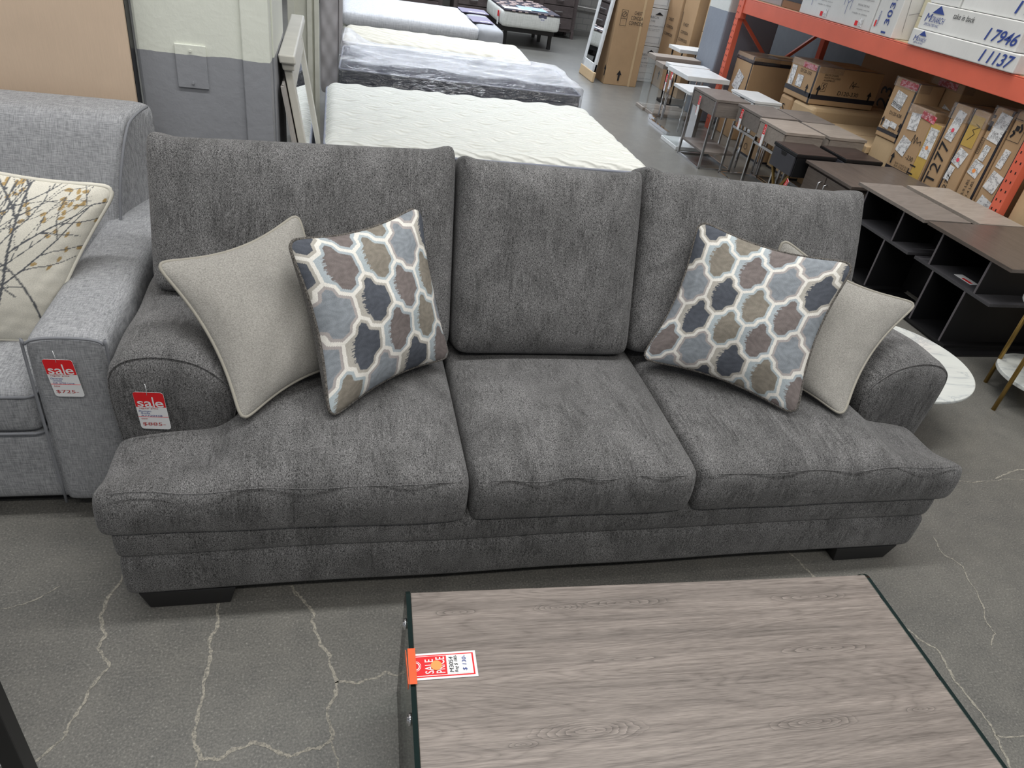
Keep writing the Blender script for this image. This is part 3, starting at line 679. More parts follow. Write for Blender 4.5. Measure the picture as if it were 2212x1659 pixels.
# botanical pillow
def botanical(u, v):
    base = np.array(srgb(218, 214, 202)); out = np.tile(base, (len(u), 1)); r = random.Random(12)
    ink = np.array(srgb(92, 94, 98)); gold = np.array(srgb(176, 150, 104)); best = np.full(len(u), 9.); leaf = np.full(len(u), 9.)
    def branch(x, y, an, L, w, dep):
        nonlocal best, leaf
        n = 5
        for i in range(n):
            nx, ny = x + math.cos(an) * L / n, y + math.sin(an) * L / n
            best = np.minimum(best, seg_d(u, v, (x, y), (nx, ny)) - w * (1 - i / n * .5)); x, y = nx, ny; an += r.uniform(-.28, .28)
            if dep > 0 and r.random() < .62: branch(x, y, an + r.choice((-1, 1)) * r.uniform(.4, .9), L * r.uniform(.45, .7), w * .6, dep - 1)
            if dep == 0 and r.random() < .5:
                lx, ly, la = x + r.uniform(-.025, .025), y + r.uniform(-.025, .025), r.uniform(0, 3)
                dx, dy = u - lx, v - ly; p = dx * math.cos(la) + dy * math.sin(la); q = -dx * math.sin(la) + dy * math.cos(la)
                leaf = np.minimum(leaf, np.hypot(p / .018, q / .011))
    branch(.72, -.02, 1.75, 1.0, .010, 2); branch(.40, .0, 1.35, .9, .008, 2); branch(.95, .15, 2.2, .7, .006, 2); branch(.1, .2, .9, .9, .005, 2); branch(.55, .45, .7, .55, .004, 2); branch(.75, .30, 2.6, .5, .004, 1)
    out[leaf < 1] = gold; out[best < 0] = ink
    return out
pillow('throw_pillow', 'cream pillow printed with grey branches and gold leaves on the grey loveseat', [(-1.30, 1.98, .50), (-.855, 2.07, .475), (-.625, 2.28, .905), (-1.06, 2.17, 1.0)], .16, M_VPRINT, plain('cream_cotton', srgb(214, 210, 198), .9), plain('cream_piping', srgb(216, 212, 200), .9), N=200, color=botanical, seed=21, pr=.007, conc=.09)

# ------------------------------------------------------------------ sale tags
def saletag(name, label, o, u, v, name_l, code, price, w=.075, h=.125):
    """rounded card: red head with the word sale, handwritten blue lines, red price"""
    F = Frame(o, u, v, .0006)
    t = thing(name, label, 'price tag', o)
    r = .009; pts = []
    for cx, cy, a0 in ((w - r, r, -90), (w - r, h - r, 0), (r, h - r, 90), (r, r, 180)):
        for k in range(6): an = math.radians(a0 + 18 * k); pts.append((cx + r * math.cos(an), cy + r * math.sin(an)))
    mb = MB(); n = len(pts); mb.add([F.p(a, b, -1) for a, b in pts] + [F.p(a, b, 0) for a, b in pts], [tuple(range(n, 2 * n)), tuple(reversed(range(n)))] + [(i, (i + 1) % n, n + (i + 1) % n, n + i) for i in range(n)])
    build(mb, 'card', M_TAGW, t)
    mb = MB(); top = h * .605
    q = [(0.0005, top), (w - .0005, top)] + [(min(max(a, .0005), w - .0005), min(b, h - .0005)) for a, b in pts[6:18]]
    F.poly(mb, q, 0, .6)
    F.rect(mb, 0, h * .335, w, .0012, 0, 0, 1, .5); build(mb, 'red_header', M_TAGR, t)
    mb = MB(); F.text(mb, 'sa', w * .08, top + .001, w * .48, h * .155, 0, bold=.012); F.text(mb, 'l', w * .585, top - .001, w * .05, h * .285, 0); F.text(mb, 'e', w * .66, top + .001, w * .27, h * .155, 0, bold=.012)
    build(mb, 'printed_word', M_TAGW, t, )
    mb = MB(); F.text(mb, 'regular price', w * .10, h * .545, w * .62, h * .05, 0); F.text(mb, 'now', w * .09, h * .27, w * .2, h * .035, 0); F.text(mb, price, w * .08, h * .09, w * .76, h * .10, 0, .1)
    build(mb, 'red_writing', M_INKR, t)
    mb = MB()
    for k, s_ in enumerate(name_l): F.text(mb, s_, w * (.06 + .05 * k), h * (.475 - .055 * k), w * (.40 - .1 * k), h * .045, 0, .25)
    F.text(mb, code, w * .10, h * .355, w * .70, h * .042, 0, .1); build(mb, 'blue_writing', M_INKB, t)
    mb = MB().tube([F.p(w * .46, h * .93, 2), F.p(w * .5, h * 1.1, 4), F.p(w * .48, h * 1.22, 0)], .0007, n=5); build(mb, 'plastic_loop', M_TAGW, t)
saletag('price_tag', 'red and white sale tag priced 885 on the charcoal sofa arm', (-.508, 1.671, .452), (1, -.05, -.02), (-.05, -.03, 1), ('Davisten', 'Sofa'), 'A7720438', '$885-')
saletag('price_tag', 'red and white sale tag priced 725 on the light grey loveseat arm', (-.742, 1.786, .478), (1, 0, -.03), (-.10, 0, 1), ('Decorate', 'Loveseat'), 'DR 2705 Love', '$725-', .072, .122)

# ------------------------------------------------------------------ coffee table in the foreground
ct = thing('coffee_table', 'grey oak coffee table top on clear glass side panels in the foreground', 'coffee table', (.756, .70, 0), rz=0)
ct.rotation_euler = (0, 0, math.radians(-2.2))
def ctb(mb, name, mat, par=ct, bevel=0):
    o = build(mb, name, mat, None, bevel, loc=(0, 0, 0)); o.parent = par; return o
mb = MB().box(-.600, .600, -.34, .36, .385, .42); top = ctb(mb, 'table_top', M_TABLE, bevel=.0015)
for sx in (-1, 1):
    x = sx * .606
    r = .03; prof = [(-.36, 0), (.38, 0), (.38, .39)] + [(.35 + r * math.cos(a), .39 + r * math.sin(a)) for a in [PI / 2 * k / 6 for k in range(1, 7)]] + [(-.36, .42)]
    n = len(prof); mb = MB(); vs = [(x - .005, y, z) for y, z in prof] + [(x + .005, y, z) for y, z in prof]
    mb.add(vs, [tuple(range(n)), tuple(reversed(range(n, 2 * n)))], 0); mb.add(vs, [(i, n + i, n + (i + 1) % n, (i + 1) % n) for i in range(n)], 1)
    g = ctb(mb, 'glass_side_panel', M_GLASS); g.data.materials.append(M_GREENEDGE)
    for y in (.29, .065, -.20):
        mb = MB().tube([(x - .010 * sx, y, .40), (x + .014 * sx, y, .40)], .007, n=16); mb.tube([(x + .005 * sx, y, .40), (x + .011 * sx, y, .40)], .012, n=20)
        ctb(mb, 'bolt', M_CHROME, g)
mb = MB().box(-.600, .600, -.32, .34, .14, .16); ctb(mb, 'lower_shelf', M_TABLE, bevel=.001)
# its price card, taped on the left end
F = Frame((.154, .858, .4215), (1, -.03, 0), (.03, 1, 0), .0006)
t = thing('price_tag', 'red sale price card with orange dot taped to the coffee table', 'price tag', (.154, .858, .4215))
W, Hh = .138, .062; mb = MB(); F.rect(mb, 0, 0, W, Hh, 0, 0, 0, 1); build(mb, 'card', M_TAGW, t)
mb = MB(); F.rect(mb, .0, .005, W * .96, Hh - .010, 0, 0, 1); build(mb, 'red_border', M_TAGR, t)
mb = MB(); F.rect(mb, 0, .0075, W * .935, Hh - .015, 0, 0, 1.3, .5); F.rect(mb, .076, .009, .0465, Hh - .018, 0, 0, 2.4, .5); build(mb, 'white_panel', M_TAGW, t)
mb = MB(); F.rect(mb, 0, .009, .074, Hh - .018, 0, 0, 2, .5); build(mb, 'red_panel', M_TAGR, t)
mb = MB(); F.text(mb, 'SALE', .046, .012, .034, .018, 0, 0, PI / 2, .01, 3); F.text(mb, 'PRICE', .070, .012, .038, .019, 0, 0, PI / 2, .01, 3)
for r0, r1 in ((.0075, .0095), (.011, .0120)):
    for k in range(16):
        a0, a1 = -PI / 2 + PI * k / 16, -PI / 2 + PI * (k + 1) / 16
        F.poly(mb, [(.008 + r0 * math.cos(a0), .031 + r0 * math.sin(a0)), (.008 + r1 * math.cos(a0), .031 + r1 * math.sin(a0)), (.008 + r1 * math.cos(a1), .031 + r1 * math.sin(a1)), (.008 + r0 * math.cos(a1), .031 + r0 * math.sin(a1))], 0, 3)
build(mb, 'printed_words', M_TAGW, t)
mb = MB(); F.text(mb, 'M3054', .088, .012, .036, .009, 0, .15, PI / 2, 0, 4); F.text(mb, 'Reg $ 180-', .099, .011, .040, .009, 0, .2, PI / 2, 0, 4); build(mb, 'black_writing', M_INKK, t)
mb = MB(); F.text(mb, '$ 130-', .117, .014, .036, .010, 0, .15, PI / 2, 0, 4); build(mb, 'blue_writing', M_INKB, t)
mb = MB(); F.poly(mb, [(.052 + .0115 * math.cos(2 * PI * k / 24), .030 + .0115 * math.sin(2 * PI * k / 24)) for k in range(24)], 0, 5); build(mb, 'orange_sticker', M_ORANGE_DOT, t)
mb = MB(); F.rect(mb, -.006, -.010, .016, .084, 0, 0, 6, 1); mb.box(.1455, .147, .850, .930, .405, .424); build(mb, 'orange_tape', M_ORANGE_TAPE, t)
# black post of a table standing left of the camera view
bt = thing('side_table', 'black metal table leg cut off at the bottom left corner', 'table', (-.93, .55, 0))
mb = MB().box(-.670, -.630, .935, .975, 0, .72); build(mb, 'leg', M_BLACKFOOT, bt, bevel=.003)
mb = MB().box(-1.2, -1.16, .935, .975, 0, .72); build(mb, 'leg', M_BLACKFOOT, bt, bevel=.003)
mb = MB().box(-1.2, -.630, .45, .975, .72, .745); build(mb, 'table_top', M_ESPR, bt, bevel=.003)
mb = MB().box(-1.16, -.670, .945, .965, .10, .13); build(mb, 'stretcher', M_STEEL, bt)

# ------------------------------------------------------------------ board behind the loveseat, frames by the pillar
t = thing('hardboard_sheet', 'big tan hardboard panel standing behind the grey loveseat', 'panel', (-1.8, 3.05, 0))
mb = MB().box(-2.9, -.724, 3.02, 3.035, .25, 2.2); build(mb, 'board', M_HARDB, t)
mb = MB().box(-2.92, -.722, 3.035, 3.095, .0, 2.22); build(mb, 'frame', M_BLACKFOOT, t)
SLP = .19
dm = thing('dresser_mirror', 'antique white framed dresser mirror leaning against the pillar side', 'mirror', (-.02, 3.9, 0))
def mx(z): return -.040 - .165 * z
def mq(y0, y1, z0, z1, th, off=0):
    return [(mx(z0) + off, y0, z0), (mx(z0) + off + th, y0, z0), (mx(z0) + off + th, y1, z0), (mx(z0) + off, y1, z0), (mx(z1) + off, y0, z1), (mx(z1) + off + th, y0, z1), (mx(z1) + off + th, y1, z1), (mx(z1) + off, y1, z1)]
for y0, y1 in ((3.40, 3.47), (4.38, 4.45)):
    mb = MB().hexa(mq(y0, y1, 0, 1.055, .032)); build(mb, 'stile', M_CREAM, dm, bevel=.003)
mb = MB().hexa(mq(3.472, 4.378, .96, 1.055, .030)); build(mb, 'top_rail', M_CREAM, dm, bevel=.003)
mb = MB().hexa(mq(3.472, 4.378, 0, .10, .030)); build(mb, 'bottom_rail', M_CREAM, dm, bevel=.003)
mb = MB().hexa(mq(3.38, 4.47, 1.05, 1.085, .05, -.004)); mb.hexa(mq(3.36, 4.49, 1.08, 1.115, .068, -.010)); build(mb, 'cornice', M_CREAM, dm, bevel=.006)
mb = MB().hexa(mq(3.465, 4.385, .095, .97, .006, .012)); build(mb, 'mirror_glass', M_MIRROR, dm)
t = thing('wooden_board', 'weathered grey wooden panel leaning between the pillar and the white mirror', 'panel', (-.1, 3.8, 0))
M_WEATH = wood('weathered_grey_wood', srgb(150, 147, 144), srgb(196, 190, 184), 'z', .7, 1, .6)
mb = MB().hexa(mq(3.32, 4.2, 0, 1.0, .010, -.016)); build(mb, 'board', M_WEATH, t)
mb = MB().hexa(mq(3.30, 3.33, 0, 1.0, .012, -.018)); build(mb, 'edge_batten', M_WEATH, t)
t = thing('headboard', 'black panel added to darken the gap beside the pillar', 'headboard', (-.40, 5.3, 0))
mb = MB().box(-.62, -.335, 5.2, 5.3, 0, 1.7); build(mb, 'panel', M_BLACKSHEET, t)  # no real headboard: black filler added for the dark gap before the far wall
for x in (-.60, -.36):
    mb = MB().box(x - .02, x + .02, 5.185, 5.2, 0, 1.7); build(mb, 'post', M_BLACKSHEET, t)
t = thing('headboard', 'cream painted panel headboard standing at the head of the white tufted mattress', 'headboard', (-.22, 6.05, 0))
mb = MB().box(-.335, -.125, 5.98, 6.10, .0, 1.75); build(mb, 'panel', M_CREAM2, t, bevel=.004)
for x0, x1 in ((-.335, -.285), (-.20, -.165), (-.15, -.115)):
    mb = MB().box(x0, x1, 5.95, 5.98, 0, 1.75); build(mb, 'stile', M_CREAM2, t, bevel=.004)
t = thing('headboard', 'grey tufted velvet headboard with rounded edge behind the cream headboard', 'headboard', (-.02, 7.2, 0))
def hw(P):
    P = P.copy(); P[:, 1] -= .012 * np.cos(P[:, 2] * 28) * np.cos(P[:, 0] * 60); return P
o = build(cage(lin(-.13, .03, .03), lin(7.14, 7.26, .03), lin(.1, 1.75, .035), lambda x, y, z: True, hw, 3), 'padded_panel', M_VELVET, t, sub=1)
mb = MB().box(.03, .065, 7.16, 7.24, 0, 1.75); build(mb, 'side_wing', M_VELVET, t, bevel=.01)

# ------------------------------------------------------------------ mattresses
def mattress(name, label, x0, x1, y0, y1, z0, z1, mtop, mside, mpipe, tuft=None, crown=.02, rad=.09, n=(90, 64), rz=0, band=None):
    t = thing(name, label, 'mattress', ((x0 + x1) / 2, (y0 + y1) / 2, z0)); t.rotation_euler = (0, 0, rz)
    W, D = (x1 - x0) / 2, (y1 - y0) / 2; nx, ny = n
    us = np.linspace(-1, 1, nx + 1); vs_ = np.linspace(-1, 1, ny + 1); uu, vv = np.meshgrid(us, vs_); u, v = uu.ravel(), vv.ravel()
    X, Y = u * W, v * D
    # round the plan corners
    ax, ay = np.abs(X) - (W - rad), np.abs(Y) - (D - rad); cm = (ax > 0) & (ay > 0); mxm = np.maximum(ax, ay); hyp = np.hypot(ax, ay) + 1e-9
    s = np.where(cm, mxm / hyp, 1); X = np.where(cm, np.sign(X) * (W - rad + ax * s), X); Y = np.where(cm, np.sign(Y) * (D - rad + ay * s), Y)
    e = np.minimum(W - np.abs(u * W), D - np.abs(v * D)); Z = z1 - z0 - .035 * np.clip(1 - e / .06, 0, 1) ** 2 + crown * (1 - u ** 4) * (1 - v ** 4)
    if tuft:
        a, b_, dep, sig = tuft; Z = Z + .004 * np.sin(X * 31 + 2 * np.sin(Y * 9)) * np.sin(Y * 37)
        j = 0; yy = -D + b_ * .7
        while yy < D - .03:
            xx = -W + a * (.5 if j % 2 else 1.0)
            while xx < W - .05:
                Z = Z - dep * np.exp(-((X - xx) ** 2 / (2 * (sig * 1.3) ** 2) + (Y - yy) ** 2 / (2 * sig ** 2))); xx += a
            yy += b_; j += 1
    q = [(j * (nx + 1) + i, j * (nx + 1) + i + 1, (j + 1) * (nx + 1) + i + 1, (j + 1) * (nx + 1) + i) for j in range(ny) for i in range(nx)]
    def loc_build(mb, nm, m, par=t, **k): o = build(mb, nm, m, None, loc=(0, 0, 0), **k); o.parent = par; return o
    mb = MB(); mb.add(np.c_[X, Y, Z].tolist(), q, 0, True); top = loc_build(mb, 'quilted_top', mtop)
    out = []
    for cx, cy, a0 in ((W - rad, D - rad, 0), (-W + rad, D - rad, 90), (-W + rad, -D + rad, 180), (W - rad, -D + rad, 270)):
        for k in range(9): an = math.radians(a0 + 90 * k / 8); out.append((cx + rad * math.cos(an), cy + rad * math.sin(an)))
    h = z1 - z0; mb = MB(); lv = [(0, 1), (h * .5, 1.004), (h - .038, 1)]; m_ = len(out)
    for z, s in lv: mb.v += [(a * s, b * s, z) for a, b in out]
    for k in range(len(lv) - 1):
        for i in range(m_): mb.f.append((k * m_ + i, k * m_ + (i + 1) % m_, (k + 1) * m_ + (i + 1) % m_, (k + 1) * m_ + i)); mb.m.append(0); mb.sm.append(True)
    mb.f.append(tuple(reversed(range(m_)))); mb.m.append(0); mb.sm.append(False); loc_build(mb, 'side_border', mside)
    for z in (h - .038, .012):
        mb = MB().tube([(a, b, z) for a, b in out], .009, close=True); loc_build(mb, 'edge_tape', mpipe)
    if band:
        mb = MB().tube([(a * 1.002, b * 1.002, h * .5) for a, b in out], .006, close=True); loc_build(mb, 'edge_tape', mpipe)
    return t
mattress('mattress', 'white tufted mattress right behind the charcoal sofa', -.06, 1.97, 4.22, 5.78, .27, .515, M_QUILT, M_BORDER, M_PIPEGREY, (.30, .17, .020, .028), .02, .10, (170, 130))
t = thing('box_spring', 'white box spring under the tufted mattress', 'box spring', (.95, 5.0, 0))
mb = MB().box(-.0, 2.04, 4.24, 5.78, .05, .262); build(mb, 'frame', M_WHITE, t, bevel=.02)
for x in (.1, 1.9):
    for y in (4.35, 5.65): mb = MB().box(x - .03, x + .03, y - .03, y + .03, 0, .05); build(mb, 'foot', M_BLACKFOOT, t)
# plastic wrapped one
mt = mattress('mattress', 'dark mattress wrapped in clear crinkled plastic', .05, 2.0, 5.99, 6.95, .14, .590, M_BORDER, M_BORDER, M_PIPEGREY, None, .01, .03, (20, 10), math.radians(-2.5))
def filmw(P):
    P = P.copy(); P[:, 0] += rnoise(P, 31, 9, .012); P[:, 1] += rnoise(P, 32, 11, .010)
    tp = P[:, 2] > .54; P[tp, 2] += np.abs(rnoise(P[tp], 33, 8, .020)) + .10 * np.exp(-((P[tp, 0] - .08) / .12) ** 2) * np.clip((P[tp, 1] - 6.2) / .4, 0, 1); return P
o = build(cage(lin(.030, 2.02, .04), lin(5.975, 6.965, .04), lin(.12, .610, .04), lambda x, y, z: True, filmw, 1), 'plastic_wrap', M_FILM, mt, sub=1)
mb = MB().box(.1, 1.95, 6.05, 6.86, 0, .11); tag(build(mb, 'platform_bed', M_BLACKFOOT, loc=(1, 6.45, 0)), 'low black base under the plastic wrapped mattress', 'bed base')
mattress('mattress', 'cream quilted mattress with grey sides behind the plastic wrapped one', .09, 2.03, 7.88, 8.80, .25, .47, M_QUILT2, M_BORDER2, M_TAGW, (.22, .2, .012, .05), .015, .08, (80, 50), math.radians(-3), True)
mb = MB().box(.15, 1.97, 7.98, 8.7, 0, .248); tag(build(mb, 'box_spring', M_BORDER2, loc=(1, 8.3, 0), bevel=.02), 'grey box spring under the cream quilted mattress', 'box spring')
t = thing('bed', 'wide white mattress bed with cream side in the back row', 'bed', (.9, 9.9, 0))
mb = MB().box(.08, 1.93, 9.12, 10.75, .24, .40); build(mb, 'side_panel', M_CREAM2, t, bevel=.03)
o = build(cage(lin(.07, 1.66, .06), lin(9.10, 10.75, .06), lin(.40, .56, .05), lambda x, y, z: True, None, 2), 'topper', M_LINEN_W, t, sub=1)
o = build(cage(lin(1.64, 1.95, .05), lin(9.08, 10.75, .06), lin(.28, .555, .05), lambda x, y, z: True, None, 2), 'foot_cover', plain('grey_felt', srgb(164, 166, 170), .9), t, sub=1)
mb = MB().box(.1, 1.9, 9.2, 10.7, 0, .24); build(mb, 'base', M_BLACKFOOT, t)
M_PURP = plain('violet_print', srgb(112, 104, 132), .5)
for (x, y, w_, d_, lb) in ((1.60, 10.25, .36, .42, 'grey printed card at the back of the wide bed foot'), (1.62, 9.45, .26, .5, 'violet printed card at the front of the wide bed foot')):
    t = thing('display_card', lb, 'card', (x, y, .575)); mb = MB().box(x, x + w_, y, y + d_, .566, .572); build(mb, 'card', M_PURP, t)
    mb = MB().box(x + .1, x + w_ - .04, y + .06, y + .1, .572, .574); build(mb, 'print', M_TAGW, t)
# far twin bed on a black frame
t = thing('bed', 'narrow white mattress bed on a black frame in front of the dressers', 'bed', (2.9, 12.6, 0))
o = build(cage(lin(2.44, 3.36, .05), lin(11.7, 13.12, .06), lin(.27, .50, .05), lambda x, y, z: True, None, 2), 'mattress', M_SERTA, t, sub=1)
mb = MB().box(2.46, 3.34, 11.70, 13.1, .490, .515); q = build(mb, 'top_border', plain('navy_ticking', srgb(48, 44, 56), .7), o, bevel=.01)
mb = MB()
for k in range(26): x, y = 2.55 + (k % 4) * .22 + .05 * math.sin(k), 12.1 + (k // 4) * .2; mb.tube([(x + .06 * math.cos(a), y + .05 * math.sin(a), .518) for a in [2 * PI * i / 8 for i in range(7)]], .010, n=6)
for k in range(7):
    if k != 3: mb.box(2.58 + k * .10, 2.63 + k * .10, 11.692, 11.70, .497, .511)
build(mb, 'woven_pattern', plain('tan_ticking', srgb(190, 172, 168), .7), o)
F = Frame((3.0, 11.715, .38), (1, 0, 0), (0, 0, 1), .003)
mb = MB(); F.rect(mb, 0, 0, .13, .12, 0, 0, 4, 4); lb = build(mb, 'brand_label', plain('slate_label', srgb(86, 88, 108), .6), o, bevel=.004)
mb = MB(); F.poly(mb, [(.065 + .036 * math.cos(2 * PI * k / 20), .05 + .026 * math.sin(2 * PI * k / 20)) for k in range(20)], 0, 5); build(mb, 'oval_emblem', M_TAGW, lb)
mb = MB(); F.text(mb, 'Serta', .037, .040, .056, .022, 0, .2, 0, 0, 6); build(mb, 'lettering', M_NAVY, lb)
mb = MB().box(2.48, 3.32, 11.85, 13.1, .20, .268); build(mb, 'platform', M_BLACKFOOT, t)
for x, y in ((2.56, 11.92), (3.28, 11.92), (3.28, 12.6), (2.56, 13.0), (3.28, 13.0), (2.56, 12.6)):
    mb = MB().box(x - .025, x + .025, y - .025, y + .025, 0, .2); build(mb, 'leg', M_BLACKFOOT, t)
t = thing('brochure', 'pale blue brochure lying on the far narrow bed', 'brochure', (2.95, 12.0, .525)); mb = MB().box(2.75, 3.18, 11.85, 12.25, .519, .524); build(mb, 'sheet', plain('pale_blue_print', srgb(160, 196, 224), .4), t)
mb = MB().box(2.47, 2.9, 11.76, 12.0, .519, .522); build(mb, 'sheet', M_TAGW, t)
t = thing('price_tag', 'white and red tag hanging on the side of the far narrow bed', 'price tag', (2.425, 11.95, .44)); mb = MB().box(2.418, 2.424, 11.9, 11.98, .27, .38); build(mb, 'card', M_TAGW, t)
mb = MB().box(2.416, 2.424, 11.9, 11.98, .38, .46); build(mb, 'red_header', M_TAGR, t)
# dressers against the back wall
def dresser(x0, x1, lb, top):
    t = thing('dresser', lb, 'dresser', ((x0 + x1) / 2, 13.5, 0), 'brown dressers along the back wall')
    mb = MB().box(x0, x1, 13.32, 13.8, .10, top); mb.box(x0 - .02, x1 + .02, 13.29, 13.81, top, top + .03); build(mb, 'carcass', M_DRESS, t, bevel=.004)
    for sx in (x0, x1 - .05):
        for y in (13.30, 13.75): mb = MB().box(sx, sx + .05, y, y + .05, 0, .12); build(mb, 'leg', M_DRESS, t)
    z = .15; k = 0
    while z + .17 < top:
        mb = MB().box(x0 + .07, x1 - .07, 13.295, 13.32, z, z + .165); d = build(mb, 'drawer', M_DRESS, t, bevel=.004); k += 1
        n = 2 if x1 - x0 > 1.2 else 1
        for i in range(n):
            cx = x0 + (x1 - x0) * (i + .5) / n; mb = MB().bar((cx - .07, 13.275, z + .085), (cx + .07, 13.275, z + .085), .012, .012)
            mb.bar((cx - .06, 13.275, z + .085), (cx - .06, 13.295, z + .085), .01, .01); mb.bar((cx + .06, 13.275, z + .085), (cx + .06, 13.295, z + .085), .01, .01); build(mb, 'handle', M_STEEL, d)
        z += .18
dresser(.90, 1.74, 'leftmost brown wood dresser at the back wall behind the wide white bed', .88)
dresser(1.93, 2.58, 'brown wood dresser at the back wall just left of the far narrow bed', .88)
dresser(3.40, 4.08, 'rightmost brown wood dresser at the back wall right of the far narrow bed', 1.05)

# ------------------------------------------------------------------ cartons
def carton(label, x0, x1, y0, y1, z0, z1, mat=M_KRAFT, art=None, tape=(), group=None, bev=.006, film=None, name='cardboard_box'):
    t = thing(name, label, 'box', ((x0 + x1) / 2, (y0 + y1) / 2, z0), group)
    mb = MB().box(x0, x1, y0, y1, z0, z1); body = build(mb, 'carton_body', mat, t, bevel=bev)
    # flap slit on the top
    mb = MB().box(x0 + .004, x1 - .004, (y0 + y1) / 2 - .002, (y0 + y1) / 2 + .002, z1 - .001, z1 + .0012); build(mb, 'flap_seam', M_KRAFT3 if mat is not M_WCARD else M_GCARD, body)
    e = .0015
    for kind, a, b in tape:   # bands around the carton: ('z', z, width) or ('y', y, width)
        if kind == 'z': mb = MB().box(x0 - e, x1 + e, y0 - e, y1 + e, a, a + b)
        if kind == 'y': mb = MB().box(x0 - e, x1 + e, a, a + b, z0 - 0, z1 + e)
        build(mb, 'strapping', M_BLACKTAPE, t)
    L = Frame((x0 - .002, y1, z0), (0, -1, 0), (0, 0, 1)); R = Frame((x0, y0 - .002, z0), (1, 0, 0), (0, 0, 1))
    if art: art(L, R, t, y1 - y0, x1 - x0, z1 - z0)
    if film: mb = MB().box(x0 - .006, x0 + film[0], y0 - .004, y1 + .004, z1 - film[1], z1 + .006); build(mb, 'packing_film', M_FILM, t)
    return t
def sticker(F, t, a, b, w_, h, rot=0, dot=None, name='shipping_label'):
    mb = MB(); F.rect(mb, a, b, w_, h, 0, rot, 2, 1); o = build(mb, name, M_LABEL, t)
    if dot:
        c, s = math.cos(rot), math.sin(rot); X, Y = a + (w_ * .5) * c - h * .35 * s, b + w_ * .5 * s + h * .35 * c
        mb = MB(); F.poly(mb, [(X + .014 * math.cos(2 * PI * k / 16), Y + .014 * math.sin(2 * PI * k / 16)) for k in range(16)], 0, 3); build(mb, 'dot_sticker', dot, o)
    return o
def write(F, t, items, mat=M_INKK, arrows=(), lines=()):
    mb = MB()
    for it in items: F.text(mb, *it[:5], 0, *(it[5:]))
    for a in arrows: F.arrow(mb, *a)
    for pts, w_ in lines: F.line(mb, pts, w_)
    return build(mb, 'printing', mat, t)
redfilm = lambda F, t, a, b, w_, h, rot=0: (lambda mb: (F.rect(mb, a, b, w_, h, 0, rot, 3, 1), build(mb, 'red_tape', M_LABELR, t)))(MB())
# tall chest cartons and the leaning mirror
def a1(L, R, t, wl, wr, h):
    write(R, t, [('CHEST', .23, .86, .105, .040), ('COMODA', .195, .80, .165, .042), ('COMMODE', .18, .74, .19, .042)], arrows=[(.19, .06, .13)],
          lines=[([(.06, .72), (.14, .72), (.14, .90), (.06, .90), (.06, .72)], .004), ([(.10 + .03 * math.cos(a), .85 + .03 * math.sin(a)) for a in [2 * PI * k / 12 for k in range(13)]], .006), ([(.06, .80), (.14, .80)], .004), ([(.085, .835), (.115, .87)], .006)])
    write(L, t, [], arrows=[(wl - .04, .10, .14)]); mb = MB(); R.rect(mb, .335, 0, .03, h, 0, 0, .6, .5); build(mb, 'clear_tape', M_KRAFT2, t)
carton('tall cardboard chest box behind the white framed leaning mirror', 3.48, 3.94, 9.62, 10.10, 0, 1.35, M_KRAFT, a1)
lm = thing('leaning_mirror', 'tall white framed mirror leaning against the tall cardboard chest box', 'mirror', (3.34, 9.9, 0))
def lmx(z): return 3.315 + .095 * z
def lq(y0, y1, z0, z1, th, off=0): return [(lmx(z0) + off, y0, z0), (lmx(z0) + off + th, y0, z0), (lmx(z0) + off + th, y1, z0), (lmx(z0) + off, y1, z0), (lmx(z1) + off, y0, z1), (lmx(z1) + off + th, y0, z1), (lmx(z1) + off + th, y1, z1), (lmx(z1) + off, y1, z1)]
for y0, y1 in ((9.66, 9.74), (10.14, 10.22)): mb = MB().hexa(lq(y0, y1, .10, 1.33, .03)); build(mb, 'stile', M_WHITE, lm, bevel=.004)
mb = MB().hexa(lq(9.66, 10.22, .10, .22, .03)); build(mb, 'bottom_rail', M_WHITE, lm, bevel=.004)
mb = MB().hexa(lq(9.66, 10.22, 1.24, 1.34, .03)); build(mb, 'top_rail', M_WHITE, lm, bevel=.004)
mb = MB().hexa(lq(9.73, 10.15, .21, 1.25, .006, .008)); build(mb, 'mirror_glass', M_MIRROR, lm)
mb = MB().hexa(lq(9.62, 10.24, 0, .125, .034, -.006)); build(mb, 'cardboard_shoe', M_KRAFT2, lm, bevel=.01)
def aw(L, R, t, wl, wr, h):
    write(R, t, [('MONARCH', .02, h - .12, .24, .03), ('SPECIALTIES', .02, h - .16, .20, .016), ('www.monarchspec.com', .0, h * .52, .36, .022), ('assembly required', .04, h * .45, .28, .014), ('fragile handle with care', .04, h * .41, .26, .012)],
          M_INKG, lines=[([(.04, .04), (.34, .04), (.34, .12), (.04, .12), (.04, .04)], .003)])
    mb = MB(); R.poly(mb, [(.20, h - .075), (.32, h - .075), (.26, h - .04)], 0, 2); build(mb, 'logo', M_INKK, t)
for k, (z0, z1, nm) in enumerate(((0, .455, 'bottom'), (.46, .925, 'middle'), (.93, 1.35, 'top'))):
    carton('white cardboard box at the %s of the stack beside the tall chest box' % nm, 3.99, 4.40, 10.1, 10.6, z0, z1, M_WCARD, aw, group='stacked white boxes')
def a2(L, R, t, wl, wr, h):
    write(L, t, [('CHEST', wl * .25, .83, wl * .4, .035), ('COMODA', wl * .2, .74, wl * .55, .035), ('COMMODE', wl * .15, .65, wl * .65, .035)], arrows=[(wl * .5, .10, .12)], lines=[([(wl * .06, .62), (wl * .06, .98)], .008)])
carton('tall chest box, the farther of two, standing behind the small tables', 4.32, 4.78, 9.60, 10.02, 0, 1.4, M_KRAFT, a2)
carton('tall chest box, the nearer of two, with brown end behind the small tables', 4.34, 4.82, 9.16, 9.57, 0, 1.4, M_KRAFT, a2)
